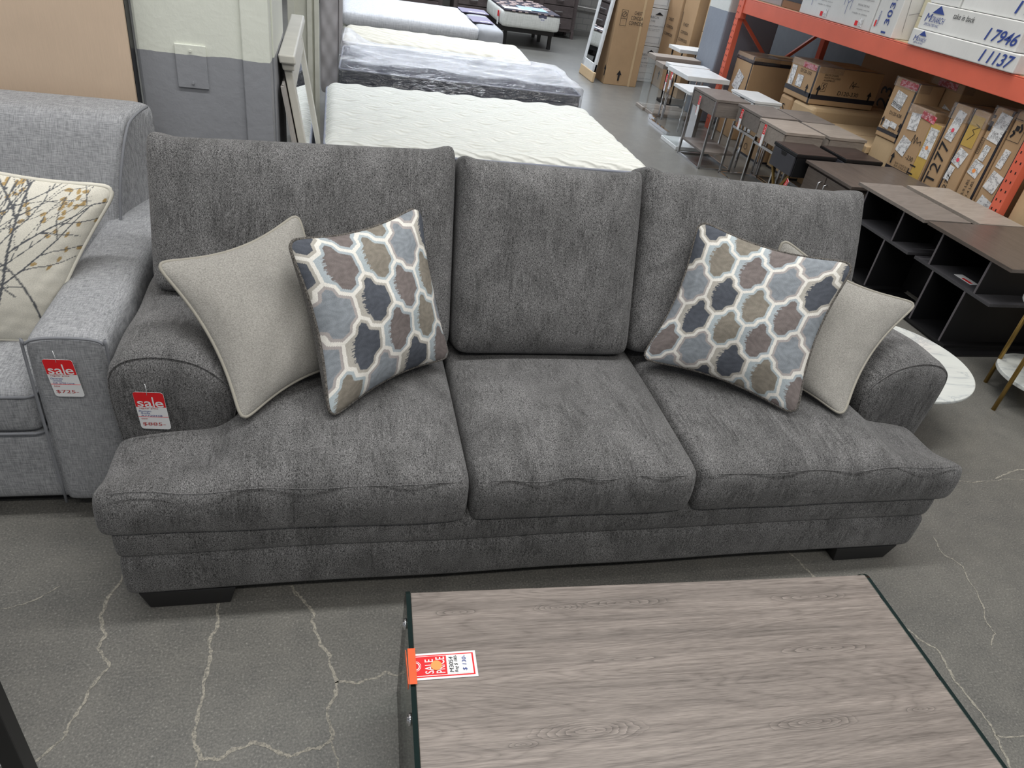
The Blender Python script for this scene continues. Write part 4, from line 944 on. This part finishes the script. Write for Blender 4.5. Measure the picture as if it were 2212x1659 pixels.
def a3(L, R, t, wl, wr, h): sticker(L, t, wl * .45, h * .3, .10, .14)
for k, (z0, z1, nm) in enumerate(((0, .42, 'bottom'), (.425, .83, 'middle'), (.835, 1.25, 'top'))):
    carton('kraft box with white label, %s of the stack left of the grey and white pillar' % nm, 4.42, 4.95, 8.58, 9.06, z0, z1, M_KRAFT2, a3, group='kraft boxes stacked by the pillar')
# cartons lying under the orange rack
X0 = 4.22
def tanart(L, R, t, wl, wr, h): sticker(L, t, .06, h - .34, .15, .19, -.35); write(L, t, [('7', .25, h - .60, .05, .06)])
carton('big plain kraft box with tilted white label below the rack end', X0, 5.1, 7.28, 7.66, 0, .84, M_KRAFT, tanart, [('z', .77, .035), ('y', 7.29, .02)], film=(.3, .06))
def dart(L, R, t, wl, wr, h):
    sticker(L, t, .03, .09, .08, .17); sticker(L, t, .16, .10, .10, .10); redfilm(L, t, .2, h - .05, .22, .045)
    write(L, t, [('D120-330', .18, .225, .18, .028)], arrows=[(.36, .07, .08)])
    write(R, t, [('D120-330', .26, .10, .22, .035), ('BACK CHAIRS', .07, .25, .14, .016), ('PARTS ENCLOSED', .07, .228, .17, .014), ('ASSEMBLED', .07, .206, .12, .014)], arrows=[(.05, .08, .09), (.60, .07, .09)],
          lines=[([(.07, .12), (.12, .12), (.12, .19), (.07, .19), (.07, .12)], .003), ([(.36, .17), (.38, .23), (.40, .17), (.42, .22), (.38, .19), (.46, .19)], .004), ([(.085, .13), (.105, .15), (.085, .17), (.105, .18)], .006)])
carton('kraft box printed D120-330 with black bands on top of the rolled boxes', X0, 4.90, 6.14, 6.60, .655, .975, M_KRAFT, dart, [('z', .70, .04), ('y', 6.15, .025)], film=(.25, .05))
carton('long kraft box under the D120-330 box, far one', X0, 5.2, 6.40, 6.62, .32, .648, M_KRAFT, lambda L, R, t, wl, wr, h: write(L, t, [('S', .08, .18, .05, .07)]), bev=.03)
carton('long kraft box under the D120-330 box, near one', X0, 5.2, 6.02, 6.385, .32, .648, M_KRAFT2, lambda L, R, t, wl, wr, h: write(L, t, [('5', .10, .16, .05, .07)]), bev=.03)
def lowart(L, R, t, wl, wr, h): sticker(L, t, .08, h - .12, .12, .08); write(L, t, [('UP', .05, .05, .06, .05)], lines=[([(.2 + .03 * math.cos(a), .09 + .03 * math.sin(a)) for a in [2 * PI * k / 10 for k in range(11)]], .005)])
carton('kraft box on the floor behind the steel legged taupe table', 4.07, 4.9, 6.42, 6.9, 0, .315, M_KRAFT, lowart, [('z', .0, .02)])
carton('kraft box on the floor seen between the table legs', 4.15, 4.9, 5.95, 6.36, 0, .315, M_KRAFT2, lowart, [('z', .0, .02)])
carton('flat brown box behind the black end tables under the rack', X0 + .02, 5.1, 5.22, 5.93, 0, .50, M_KRAFT)
carton('flattened kraft box leaning on the stack under the rack', X0 - .02, 5.1, 5.14, 5.9, .505, .56, M_KRAFT2)
def d638(L, R, t, wl, wr, h):
    sticker(L, t, .05, h - .20, .12, .12, -.15); write(L, t, [('25014920', .05, h - .19, .12, .03, 0, -.15, 0, 4), ('D120-638', .07, h - .26, .14, .025)], arrows=[(.03, .08, .07), (.24, .08, .07)])
    sticker(L, t, .05, h - .36, .07, .06, -.1); sticker(L, t, .12, h - .34, .08, .04, -.1, name='small_label'); redfilm(L, t, .06, h - .05, .2, .045)
    write(L, t, [('N.W. 12.5 KGS', .06, .08, .15, .012), ('G.W. 14.0 KGS', .06, .055, .15, .012)], M_INKK)
carton('narrow upright kraft box printed D120-638 with red tape', X0, 4.44, 4.86, 5.135, .665, 1.10, M_KRAFT, d638, [('z', .70, .025), ('y', 4.87, .02)], film=(.1, .06))
carton('kraft box carrying the upright D120-638 box', X0, 5.1, 4.58, 5.13, .0, .44, M_KRAFT2)
carton('small kraft box filling below the upright D120-638 box', X0 + .01, 4.44, 4.885, 5.13, .445, .66, M_KRAFT2)
def a270(L, R, t, wl, wr, h): sticker(L, t, .03, .20, .13, .12, -.1); write(L, t, [('27004980', .03, .215, .13, .03, 0, -.1, 0, 4)]); sticker(L, t, .19, .19, .09, .11, -.35); redfilm(L, t, .08, h - .05, .2, .045)
carton('kraft box labelled 27004980 set back behind the 230 box', 4.45, 5.1, 4.70, 5.04, .70, 1.15, M_KRAFT, a270, film=(.1, .06))
carton('plain kraft box under the 27004980 box', 4.45, 5.1, 4.70, 5.04, .45, .695, M_KRAFT)
def a230(L, R, t, wl, wr, h):
    sticker(L, t, .06, h - .17, .10, .12, .1); sticker(L, t, .03, h - .33, .11, .12, -.25); write(L, t, [('-230', .17, .16, .08, .03), ('N.W. 12 KGS 26 LBS', .09, .10, .17, .014), ('G.W. 13 KGS 29 LBS', .09, .08, .17, .014)], arrows=[(.04, .09, .08)],
          lines=[([(.16, .28), (.17, .34), (.19, .28), (.20, .33), (.22, .29), (.25, .31), (.26, .28)], .005)]); redfilm(L, t, .15, h - .06, .15, .05, -.1)
carton('kraft box printed 230 with two white labels beside the yellow taped box', X0 - .02, 4.44, 4.585, 4.855, .445, .965, M_KRAFT, a230, [('z', .48, .035)], film=(.1, .06))
def ay(L, R, t, wl, wr, h): sticker(L, t, .01, h - .24, .09, .21, 0, M_ORANGE_DOT); mb = MB(); L.rect(mb, 0, 0, wl * .95, h, 0, 0, .8, .5); build(mb, 'yellow_tape', M_YTAPE, t); write(L, t, [('T1', .03, .50, .09, .06, 0, -PI / 2 + PI, 0, 3)])
carton('thin box covered in yellow tape under the rack', X0 - .02, 5.1, 4.470, 4.578, 0, .90, M_KRAFT, ay)
def tall(n1, lab, dots, big=True):
    def f(L, R, t, wl, wr, h):
        if big: write(L, t, [(n1, wl * .78, .52, .30, wl * .55, 0, PI / 2, 0)])
        else: write(L, t, [(n1, wl * .5, .50, .14, wl * .22, 0, PI / 2, 0)])
        for (a, b, w_, hh, ro), d in zip(lab, dots): sticker(L, t, a * wl, b, w_, hh, ro, d)
    return f
carton('tall narrow box printed T277 sideways under the rack', X0 - .02, 5.1, 4.29, 4.455, 0, 1.07, M_KRAFT, tall('T277', [(.25, .84, .08, .20, -.12)], [M_PINK_DOT]), [('y', 4.435, .012)], film=(.1, .1), bev=.008)
def t2(L, R, t, wl, wr, h):
    tall('T277', [(.1, .72, .09, .11, -.25), (.1, .60, .05, .10, -.1)], [M_PINK_DOT, None], False)(L, R, t, wl, wr, h)
    mb = MB(); L.rect(mb, wl * .15, .84, wl * .7, .20, 0, 0, 1, .5); build(mb, 'brown_tape', M_YTAPE, t); write(L, t, [], lines=[([(.06, .88), (.10, .93), (.07, .95), (.12, .98), (.08, .99)], .004)])
carton('tall narrow box with brown tape and pink dot label beside the T277 box', X0 - .02, 5.1, 4.12, 4.275, 0, 1.075, M_KRAFT, t2, [('y', 4.255, .012)], film=(.1, .1), bev=.008)
def t3(L, R, t, wl, wr, h):
    for (a, b, w_, hh, ro), d in zip([(.25, .93, .10, .18, -.1), (.3, .80, .05, .10, -.1), (.1, .70, .09, .10, -.2)], [None, None, M_ORANGE_DOT]): sticker(L, t, a * wl, b, w_, hh, ro, d)
    write(L, t, [('75.9 LBS.', wl * .45, .54, .13, .02, 0, PI / 2), ('81.4 LBS.', wl * .70, .54, .13, .02, 0, PI / 2), ('FRAGILE', wl * .16, .84, .08, .016, 0, PI / 2)], lines=[([(wl * .03, .83), (wl * .2, .83), (wl * .2, .93), (wl * .03, .93), (wl * .03, .83)], .003)])
    mb = MB(); L.rect(mb, .01, .98, .025, .06, 0, 0, 1, .5); L.rect(mb, .01, 1.06, .02, .02, 0, 0, 1, .5); build(mb, 'handling_symbol', M_BLACKTAPE, t)
carton('tall narrow box printed 75.9 LBS and 81.4 LBS with orange dot', X0 - .02, 5.1, 3.945, 4.105, 0, 1.13, M_KRAFT, t3, [('y', 3.950, .016)], film=(.1, .12), bev=.015)
def t4(L, R, t, wl, wr, h):
    for (a, b, w_, hh, ro), d in zip([(.2, .80, .05, .12, -.1), (.1, .66, .10, .12, -.2), (.1, .50, .13, .12, -.25)], [None, None, M_ORANGE_DOT]): sticker(L, t, a * wl, b, w_, hh, ro, d)
    ly = .97; write(L, t, [], lines=[([(.01, ly), (.11, ly), (.11, ly + .13), (.01, ly + .13), (.01, ly)], .003), ([(.03, ly + .02), (.05, ly + .05), (.03, ly + .06)], .014), ([(.07, ly + .11), (.09, ly + .08), (.08, ly + .06)], .014), ([(.04, ly + .08), (.07, ly + .08)], .03)])
carton('tall narrow box with handling symbols next to the orange upright', X0 - .02, 5.1, 3.765, 3.93, 0, 1.15, M_KRAFT, t4, [('y', 3.775, .02)], film=(.1, .06), bev=.015)
carton('dark brown printed box standing deep inside the rack behind the D120-330 box', 5.30, 5.58, 5.7, 7.05, 0, 1.16, M_KRAFT3, lambda L, R, t, wl, wr, h: write(L, t, [('023', wl * .45, h * .45, .30, .16, 0, PI / 2), ('MADE IN VIETNAM', wl * .62, h * .45, .42, .05, 0, PI / 2)]))
carton('plain tan box at the near end of the rack behind the shelf tables', 4.19, 5.1, 2.5, 3.615, 0, 1.0, M_KRAFT2)

# ------------------------------------------------------------------ orange pallet rack
rk = thing('pallet_rack', 'orange steel pallet rack loaded with boxes along the right wall', 'rack', (4.7, 5.7, 0))
for y in (3.68, 7.73):
    for x in (4.15, 5.25):
        mb = MB().box(x - .03, x + .03, y - .04, y + .04, 0, 2.6); u = build(mb, 'upright', M_RACK, rk, bevel=.003)
        if x < 5:
            mb = MB()
            for k in range(40):
                z = .10 + k * .06
                for dy in (-.018, .018): mb.box(x - .0312, x - .0305, y + dy - .004, y + dy + .004, z, z + .016)
            build(mb, 'slot_holes', M_BLACKSHEET, u)
    for (za, zb) in ((.25, 1.15), (1.15, .25), (1.3, 2.1)):
        mb = MB().bar((4.18, y, za), (5.22, y, zb), .03, .03); build(mb, 'brace', M_RACK, rk)
for x in (4.145, 5.25):
    mb = MB().box(x - .025, x + .025, 3.72, 7.69, 1.195, 1.325); mb.box(x - .025, x - .018, 3.72, 7.69, 1.325, 1.335); bm_ = build(mb, 'beam', M_RACK, rk, bevel=.006)
    for y in (3.725, 7.64): mb = MB().box(x - .035, x + .03, y, y + .05, 1.14, 1.36); build(mb, 'end_bracket', M_RACK, bm_, bevel=.003)
mb = MB().box(4.17, 5.23, 3.72, 7.69, 1.318, 1.336); build(mb, 'plywood_deck', M_WOODPALE, rk)
# cartons on the rack
Z = 1.337
def c3033(L, R, t, wl, wr, h):
    write(L, t, [('I 3033', wl * .72, .02, .27, .055, 0, PI / 2, .01)], M_NAVY); write(L, t, [('MONARCH', wl * .26, .06, .10, .018, 0, PI / 2)], M_NAVY)
    mb = MB(); L.rect(mb, .03, .05, .016, .045, 0, 0, 2, 1); build(mb, 'red_mark', M_TAGR, t)
    write(R, t, [], M_INKG, lines=[([(.08, .05), (.05, .28), (.22, .38), (.2, .2), (.08, .17)], .003), ([(.2, .2), (.3, .15)], .003)])
o = carton('white box printed I 3033 on the orange rack', 4.13, 5.0, 5.28, 5.55, Z, 1.80, M_WCARD, c3033); o.children[0].data.materials[0] = M_WCARD
CH = [([(.02, .10), (.02, .30), (.10, .33), (.10, .14), (.02, .10), (.12, .03), (.22, .08), (.10, .14)], .005), ([(.03, .10), (.03, .0)], .005), ([(.12, .03), (.12, -.08)], .005), ([(.21, .08), (.21, -.03)], .005)]
def cchair(L, R, t, wl, wr, h):
    for a in (.10, .62):
        write(L, t, [], M_NAVY, lines=[([(a + p * .55, .14 + q * .75) for p, q in pts], .004) for pts, _ in CH])
        mb = MB(); L.rect(mb, a + .24, .02, .035, .035, 0, 0, 2, 1); build(mb, 'red_mark', M_TAGR, t); sticker(L, t, a + .29, .02, .05, .06, name='barcode')
        write(L, t, [('www.monarchspec.com', a + .15, .20, .24, .02, .0), ('SPECIALTIES INC.', a + .2, .16, .16, .014), ('assembly required', a + .2, .13, .17, .012), ('made in china', a + .16, .10, .2, .012)], M_INKG)
carton('long white box with blue chair drawings on the orange rack', 4.14, 5.0, 5.58, 6.64, Z, 1.80, M_WCARD, cchair)
carton('kraft box with black band at the far end of the rack shelf', 4.18, 5.0, 7.05, 7.6, Z, 1.75, M_GCARD, None, [('z', 1.40, .03)])
carton('brown box with black arrows beside the blue chair box on the rack', 4.18, 5.0, 6.67, 7.03, Z, 1.75, M_KRAFT3, lambda L, R, t, wl, wr, h: write(L, t, [], arrows=[(.12, .08, .1)]), [('z', 1.40, .03)])
M_YWCARD = carton_mat('yellowed_white_cardboard', srgb(214, 210, 184))
def ci(L, R, t, wl, wr, h): write(L, t, [('I', wl * .4, .04, .02, .08, .1)], M_NAVY)
carton('yellowed white box marked I, lower of two on the rack', 4.28, 5.1, 5.07, 5.26, Z, 1.51, M_YWCARD, ci)
carton('yellowed white box marked I, upper of two on the rack', 4.28, 5.1, 5.05, 5.26, 1.513, 1.70, M_YWCARD, ci)
def mon(num, k, hand=None):
    def f(L, R, t, wl, wr, h):
        write(L, t, [('M', .05, h * .32, .035 * k, .035 * k, .2), ('ONARCH', .05 + .04 * k, h * .32, .085 * k, .026 * k, .2), ('SPECIALTIES INC.', .06, h * .17, .10 * k, .011 * k, .2), ], M_NAVY)
        mb = MB(); L.poly(mb, [(.07 + .02 * k, h * .36 + .034 * k), (.07 + .10 * k, h * .36 + .034 * k), (.07 + .06 * k, h * .36 + .034 * k + .034 * k)], 0, 2); build(mb, 'triangle_logo', M_NAVY, t)
        write(L, t, [(num, wl * .70, h * .16, .26, .075, .28, 0, .015)], M_NAVY)
        if hand: write(L, t, [(hand, wl * .33, h * .62, .20, .035, .15)], M_INKK)
    return f
carton('white box printed I 1137 lying at the front edge of the rack', 4.10, 5.0, 4.02, 5.04, Z, 1.445, M_WCARD, mon('I 1137', 1.0))
carton('white box printed I 7946 with handwriting, on top of the I 1137 box', 4.12, 5.0, 4.10, 5.03, 1.448, 1.615, M_WCARD, mon('I 7946', 1.5, 'take in back'))
carton('white box printed I 70 at the top of the stack on the rack', 4.14, 5.0, 4.02, 4.72, 1.618, 1.76, M_WCARD, lambda L, R, t, wl, wr, h: write(L, t, [('I 70', wl * .66, .03, .2, .075, .25, 0, .015)], M_NAVY))
carton('white box at the far side of the top of the stack on the rack', 4.14, 5.0, 4.74, 5.03, 1.618, 1.75, M_WCARD)

# ------------------------------------------------------------------ small tables for sale
def hangtag(label, o, rotz=0, lean=0, sc=1.0):
    t = thing('price_tag', label, 'price tag', o); h, w_ = .17 * sc, .036 * sc
    F = Frame((o[0], o[1] + w_ / 2, o[2] - h), (0, -1, lean), (lean * .3, lean, 1), .001)
    mb = MB(); F.rect(mb, 0, 0, w_, h, 0, 0, 1, 1.5); build(mb, 'card', M_TAGW, t)
    mb = MB(); F.rect(mb, 0, h * .55, w_, h * .45, 0, 0, 2, .8); F.text(mb, 'SALE', w_ * .2, h * .1, h * .3, w_ * .5, 0, 0, PI / 2); build(mb, 'red_header', M_TAGR, t)
    mb = MB(); F.text(mb, 'SALE', w_ * .78, h * .60, h * .32, w_ * .5, 0, 0, PI / 2, 0, 3); build(mb, 'printed_word', M_TAGW, t)
    return t
def topbox(t, x0, x1, y0, y1, z0, z1, mat, notch=False, ov=.008):
    mb = MB().box(x0 - ov, x1 + ov, y0 - ov, y1 + ov, z1 - .022, z1); build(mb, 'table_top', mat, t, bevel=.002)
    mb = MB().box(x0 + .01, x1, y0, y1, z0, z1 - .022); build(mb, 'apron', mat, t, bevel=.002)
    mb = MB().box(x0 - .004, x0 + .01, y0 + .012, y1 - .012, z0 + .004, z1 - .026); d = build(mb, 'drawer', M_BLACKCAB_LIT if mat is M_BLACKCAB else mat, t, bevel=.002)
    if notch:
        ym = (y0 + y1) / 2; zt = z1 - .0265; mb = MB().add([(x0 - .0055, ym + .045, zt), (x0 - .0055, ym - .045, zt), (x0 - .0055, ym - .03, zt - .028), (x0 - .0055, ym + .03, zt - .028)], [(0, 1, 2, 3)]); build(mb, 'finger_notch', M_BLACKSHEET, d)
def frame_table(label, x0, x1, y0, y1, z1, mat, mleg, zb=.14, shelf=True, group='taupe end tables with steel legs', notch=False, sled=True):
    t = thing('end_table', label, 'table', ((x0 + x1) / 2, (y0 + y1) / 2, 0), group)
    topbox(t, x0, x1, y0, y1, z1 - .15, z1, mat, notch); s = .018
    for x in (x0, x1):
        for y in (y0, y1): mb = MB().box(x - s / 2, x + s / 2, y - s / 2, y + s / 2, 0, z1 - (.02 if x == x0 and shelf else .15)); build(mb, 'leg', mleg, t)
    for x in (x0, x1): mb = MB().box(x - s / 2, x + s / 2, y0, y1, .0 if sled else .15, .018 if sled else .168); build(mb, 'rail', mleg, t)
    for y in (y0, y1): mb = MB().box(x0, x1, y - s / 2, y + s / 2, .0, .018); build(mb, 'rail', mleg, t)
    if shelf:
        mb = MB().box(x0, x1, y0, y1, zb, zb + .02); build(mb, 'shelf', mat, t, bevel=.002)
    else:
        for x in (x0, x1): mb = MB().box(x - s / 2, x + s / 2, y0, y1, z1 - .20, z1 - .18); build(mb, 'rail', mleg, t)
    return t
frame_table('taupe end table with steel frame and lower shelf, farthest of its row', 3.28, 3.60, 6.08, 6.56, .62, M_TAUPE, M_STEEL)
frame_table('taupe end table behind the charcoal sofa, second of the front row, with red tag', 3.46, 3.79, 5.58, 6.00, .62, M_TAUPE, M_CHROME, shelf=False)
frame_table('taupe end table next to the black drawer table, with red tag', 3.41, 3.75, 5.10, 5.51, .62, M_TAUPE_L, M_CHROME, shelf=False)
frame_table('taupe end table in the rear row against the long kraft boxes, far one', 3.825, 4.13, 5.55, 5.96, .62, M_TAUPE, M_CHROME, shelf=False)
frame_table('taupe end table in the rear row with a scuffed edge, near one', 3.80, 4.13, 5.09, 5.51, .62, M_TAUPE_L, M_CHROME, shelf=False)
hangtag('red and white tag hanging from the farthest taupe end table', (3.262, 6.37, .58))
hangtag('red and white tag hanging from the second taupe end table', (3.44, 5.88, .60))
hangtag('red and white tag hanging from the taupe table next to the black one', (3.392, 5.38, .60))
def blacktable(label, x0, x1, y0, y1, z1):
    t = thing('end_table', label, 'table', ((x0 + x1) / 2, (y0 + y1) / 2, 0), 'black drawer tables with crossed gold legs')
    topbox(t, x0, x1, y0, y1, z1 - .17, z1, M_BLACKCAB, True, .004)
    mb = MB().box(x0, x1, y0, y1, z1 + .0005, z1 + .004); build(mb, 'wood_top_sheet', M_ESPR, t)
    for x in (x0 + .02, x1 - .02):
        for ya, yb in ((y0 + .03, y1 - .03), (y1 - .03, y0 + .03)): mb = MB().bar((x + (.006 if ya < yb else -.006), ya, 0), (x + (.006 if ya < yb else -.006), yb, z1 - .17), .012, .022); build(mb, 'leg', M_GOLD, t)
blacktable('black drawer end table with crossed gold legs, front one', 3.32, 3.66, 4.74, 5.07, .55)
blacktable('black end table behind the front black drawer table', 3.73, 4.05, 4.72, 5.07, .55)
hangtag('red and white tag on the gold legs of the black drawer table', (3.328, 4.80, .40), lean=-.6)
t = thing('end_table', 'white drawer table with notch behind the taupe tables', 'table', (3.84, 6.45, 0))
topbox(t, 3.72, 3.99, 6.20, 6.66, .51, .62, M_WHITE, True)
for x in (3.73, 3.97):
    for y in (6.22, 6.64): mb = MB().bar((x, y, 0), (x, y, .51), .016, .016); build(mb, 'leg', M_CHROME, t)
# C shaped tables
def ctable(label, x0, x1, y0, y1, z1, th, mat, base, glass=True, leg=M_CHROME, group=None, bx=None, side='x0'):
    t = thing('side_table', label, 'table', ((x0 + x1) / 2, (y0 + y1) / 2, 0), group)
    mb = MB().box(x0, x1, y0, y1, z1 - th, z1); build(mb, 'table_top', mat, t, bevel=.003)
    b0, b1 = bx or (x0, x1)
    mb = MB().box(b0, b1, y0, y1, 0, .035); build(mb, 'base', base, t, bevel=.003)
    if glass: mb = MB().box(x0 + .01, x0 + .018, y0 + .01, y1 - .01, .035, z1 - th); build(mb, 'glass_upright', M_ACRYL, t)
    if leg:
        for x in (x0 + .05, x1 - .05):
            for y in (y0 + .03, y1 - .03): mb = MB().tube([(x, y, .035), (x, y, z1 - th)], .009); build(mb, 'leg', leg, t)
    return t
t = ctable('white square table with glass side and white floor base', 3.29, 3.66, 6.66, 7.06, .55, .03, M_WHITE, M_WHITE, leg=None)
mb = MB().hexa([(3.5, 6.8, .035), (3.54, 6.8, .035), (3.54, 6.95, .035), (3.5, 6.95, .035), (3.5, 6.8, .52), (3.54, 6.8, .52), (3.54, 6.95, .52), (3.5, 6.95, .52)]); build(mb, 'post', M_CHROME, t)
ctable('white gloss table on chrome legs, near one of the white pair', 3.50, 3.98, 7.22, 7.76, .60, .045, M_WHITE, M_CHROME, glass=False, bx=(3.42, 3.46))
ctable('white gloss table on chrome legs, far one of the white pair', 3.56, 4.02, 7.80, 7.98, .60, .045, M_WHITE, M_CHROME, glass=False, bx=(3.5, 3.54))
ctable('taupe table with clear glass side, near the kraft chest boxes, near one', 3.56, 4.13, 8.02, 8.26, .56, .05, M_TAUPE_L, M_TAUPE_L, leg=None, bx=(3.56, 4.1))
ctable('taupe table with clear glass side, near the kraft chest boxes, far one', 3.56, 4.13, 8.28, 8.52, .60, .05, M_TAUPE_L, M_TAUPE_L, leg=None, bx=(3.54, 4.1))
ctable('white slab table standing highest in front of the kraft chest boxes', 3.98, 4.40, 8.60, 8.95, .66, .04, M_WHITE, M_BLACKFOOT, glass=False, leg=M_BLACKFOOT)
hangtag('red tag hanging from the near white gloss table', (3.49, 7.60, .56)); hangtag('second tag hanging lower from the near white gloss table', (3.48, 7.68, .52))

# ------------------------------------------------------------------ dark cabinets and shelf tables
t = thing('cabinet', 'espresso two-door cabinet with steel handles behind the right of the charcoal sofa', 'cabinet', (3.78, 4.42, 0))
mb = MB().box(3.41, 4.13, 4.15, 4.69, .05, .505); build(mb, 'body', M_CAPP, t, bevel=.002)
mb = MB().box(3.385, 4.15, 4.13, 4.71, .505, .527); build(mb, 'cabinet_top', M_CAPP, t, bevel=.003)
for y0, y1, hy in ((4.17, 4.415, 4.385), (4.425, 4.67, 4.455)):
    mb = MB().box(3.392, 3.41, y0, y1, .07, .49); d = build(mb, 'door', M_CAPP, t, bevel=.002)
    mb = MB().tube([(3.392, hy, .45), (3.368, hy, .44), (3.368, hy, .36), (3.392, hy, .35)], .005); build(mb, 'handle', M_STEEL, d)
for x in (3.43, 4.1):
    for y in (4.17, 4.66): mb = MB().box(x - .02, x + .02, y - .02, y + .02, 0, .05); build(mb, 'foot', M_BLACKFOOT, t)
def shelftable(label, x0, x1, y0, y1, ups, lows, mat, zs=.355):
    t = thing('shelf_table', label, 'table', ((x0 + x1) / 2, (y0 + y1) / 2, 0), 'dark open shelf tables beside the charcoal sofa')
    mb = MB().box(x0, x1, y0, y1, .562, .582); build(mb, 'table_top', mat, t, bevel=.001)
    mb = MB().box(x0 + .02, x1 - .01, y0 + .03, y1, zs - .008, zs + .010, 0); build(mb, 'shelf', M_SHELFD, t, bevel=.001)
    for ys, za, zb in ((ups, zs + .010, .562), (lows, .03, zs - .008)):
        for y in ys:
            mb = MB().box(x0 + .023, x1 - .02, y - .006, y + .006, za, zb, 0); mb.box(x0 + .02, x0 + .023, y - .006, y + .006, za, zb, 1)
            build(mb, 'upright_panel', [M_BLACKCAB, M_CABEDGE], t)
    mb = MB().box(x0 + .02, x1 - .01, min(lows) - .05, y1 - .02, .012, .03); build(mb, 'bottom_board', M_BLACKCAB, t)
    mb = MB().box(x1 - .02, x1 - .012, y0 + .06, y1 - .02, .03, .562); build(mb, 'back_panel', M_BLACKCAB, t)
    mb = MB().box(x0 + .03, x1 - .03, y0 + .08, y1 - .05, 0, .012); build(mb, 'plinth', M_BLACKCAB, t)
shelftable('dark shelf table with grey taupe top, middle one of the front row', 3.37, 3.705, 3.405, 4.06, (3.602, 3.972), (3.657, 3.93), M_TAUPE)
shelftable('dark shelf table with light taupe top, standing behind the middle one', 3.765, 4.105, 3.40, 4.08, (3.602, 3.972), (3.657, 3.93), M_TAUPE_L)
shelftable('dark shelf table with wide brown top at the right edge', 3.38, 4.10, 2.74, 3.385, (2.892, 3.262), (2.947, 3.21), M_CAPP)
t = thing('price_card', 'red and white price card lying on the dark shelf near the right edge', 'card', (3.5, 3.0, .367)); mb = MB().box(3.47, 3.53, 3.0, 3.13, .3665, .368); build(mb, 'card', M_TAGW, t)
mb = MB().box(3.478, 3.498, 3.01, 3.08, .368, .3685); build(mb, 'red_header', M_TAGR, t)
# marble tables
t = thing('coffee_table', 'low oval white marble table beside the right arm of the charcoal sofa', 'table', (2.493, 2.362, 0))
mb = MB().disc(2.493, 2.362, .372, .275, .292, n=96); build(mb, 'marble_top', M_MARBLE, t, bevel=.005)
mb = MB(); mb.tube([(2.493, 2.362, 0.01), (2.493, 2.362, .05), (2.493, 2.362, .15), (2.493, 2.362, .25), (2.493, 2.362, .275)], [.19, .06, .035, .06, .17], n=32); build(mb, 'pedestal', M_WHITE, t)
F = Frame((2.35, 2.04, .2925), (1, .0, 0), (0, 1, 0), .0006); tg = thing('price_tag', 'red bordered price card on the low white marble table', 'price tag', (2.33, 2.03, .2925))
F = Frame((2.255, 2.075, .2925), (.86, -.5, 0), (.5, .86, 0), .0006)
mb = MB(); F.rect(mb, 0, 0, .12, .06, 0, 0, 1); build(mb, 'card', M_TAGW, tg); mb = MB(); F.line(mb, [(.004, .004), (.116, .004), (.116, .056), (.004, .056), (.004, .004)], .004, 0, 2); build(mb, 'red_border', M_TAGR, tg); mb = MB(); F.text(mb, '$ 150-', .06, .02, .04, .02, 0, 0, 0, 0, 2); build(mb, 'blue_writing', M_INKB, tg)
t = thing('end_table', 'round two-tier marble table with gold legs at the right edge', 'table', (3.5, 2.37, 0))
mb = MB().disc(3.555, 2.37, .25, .13, .152, n=72); build(mb, 'lower_marble_shelf', M_MARBLE, t, bevel=.004)
mb = MB().disc(3.555, 2.37, .30, .50, .522, n=72); build(mb, 'marble_top', M_MARBLE, t, bevel=.004)
for x, y in ((3.412, 2.565), (3.237, 2.317), (3.70, 2.17), (3.82, 2.5)):
    mb = MB().tube([(x, y, 0), (x, y, .50)], .0105, n=14); build(mb, 'leg', M_GOLD, t)
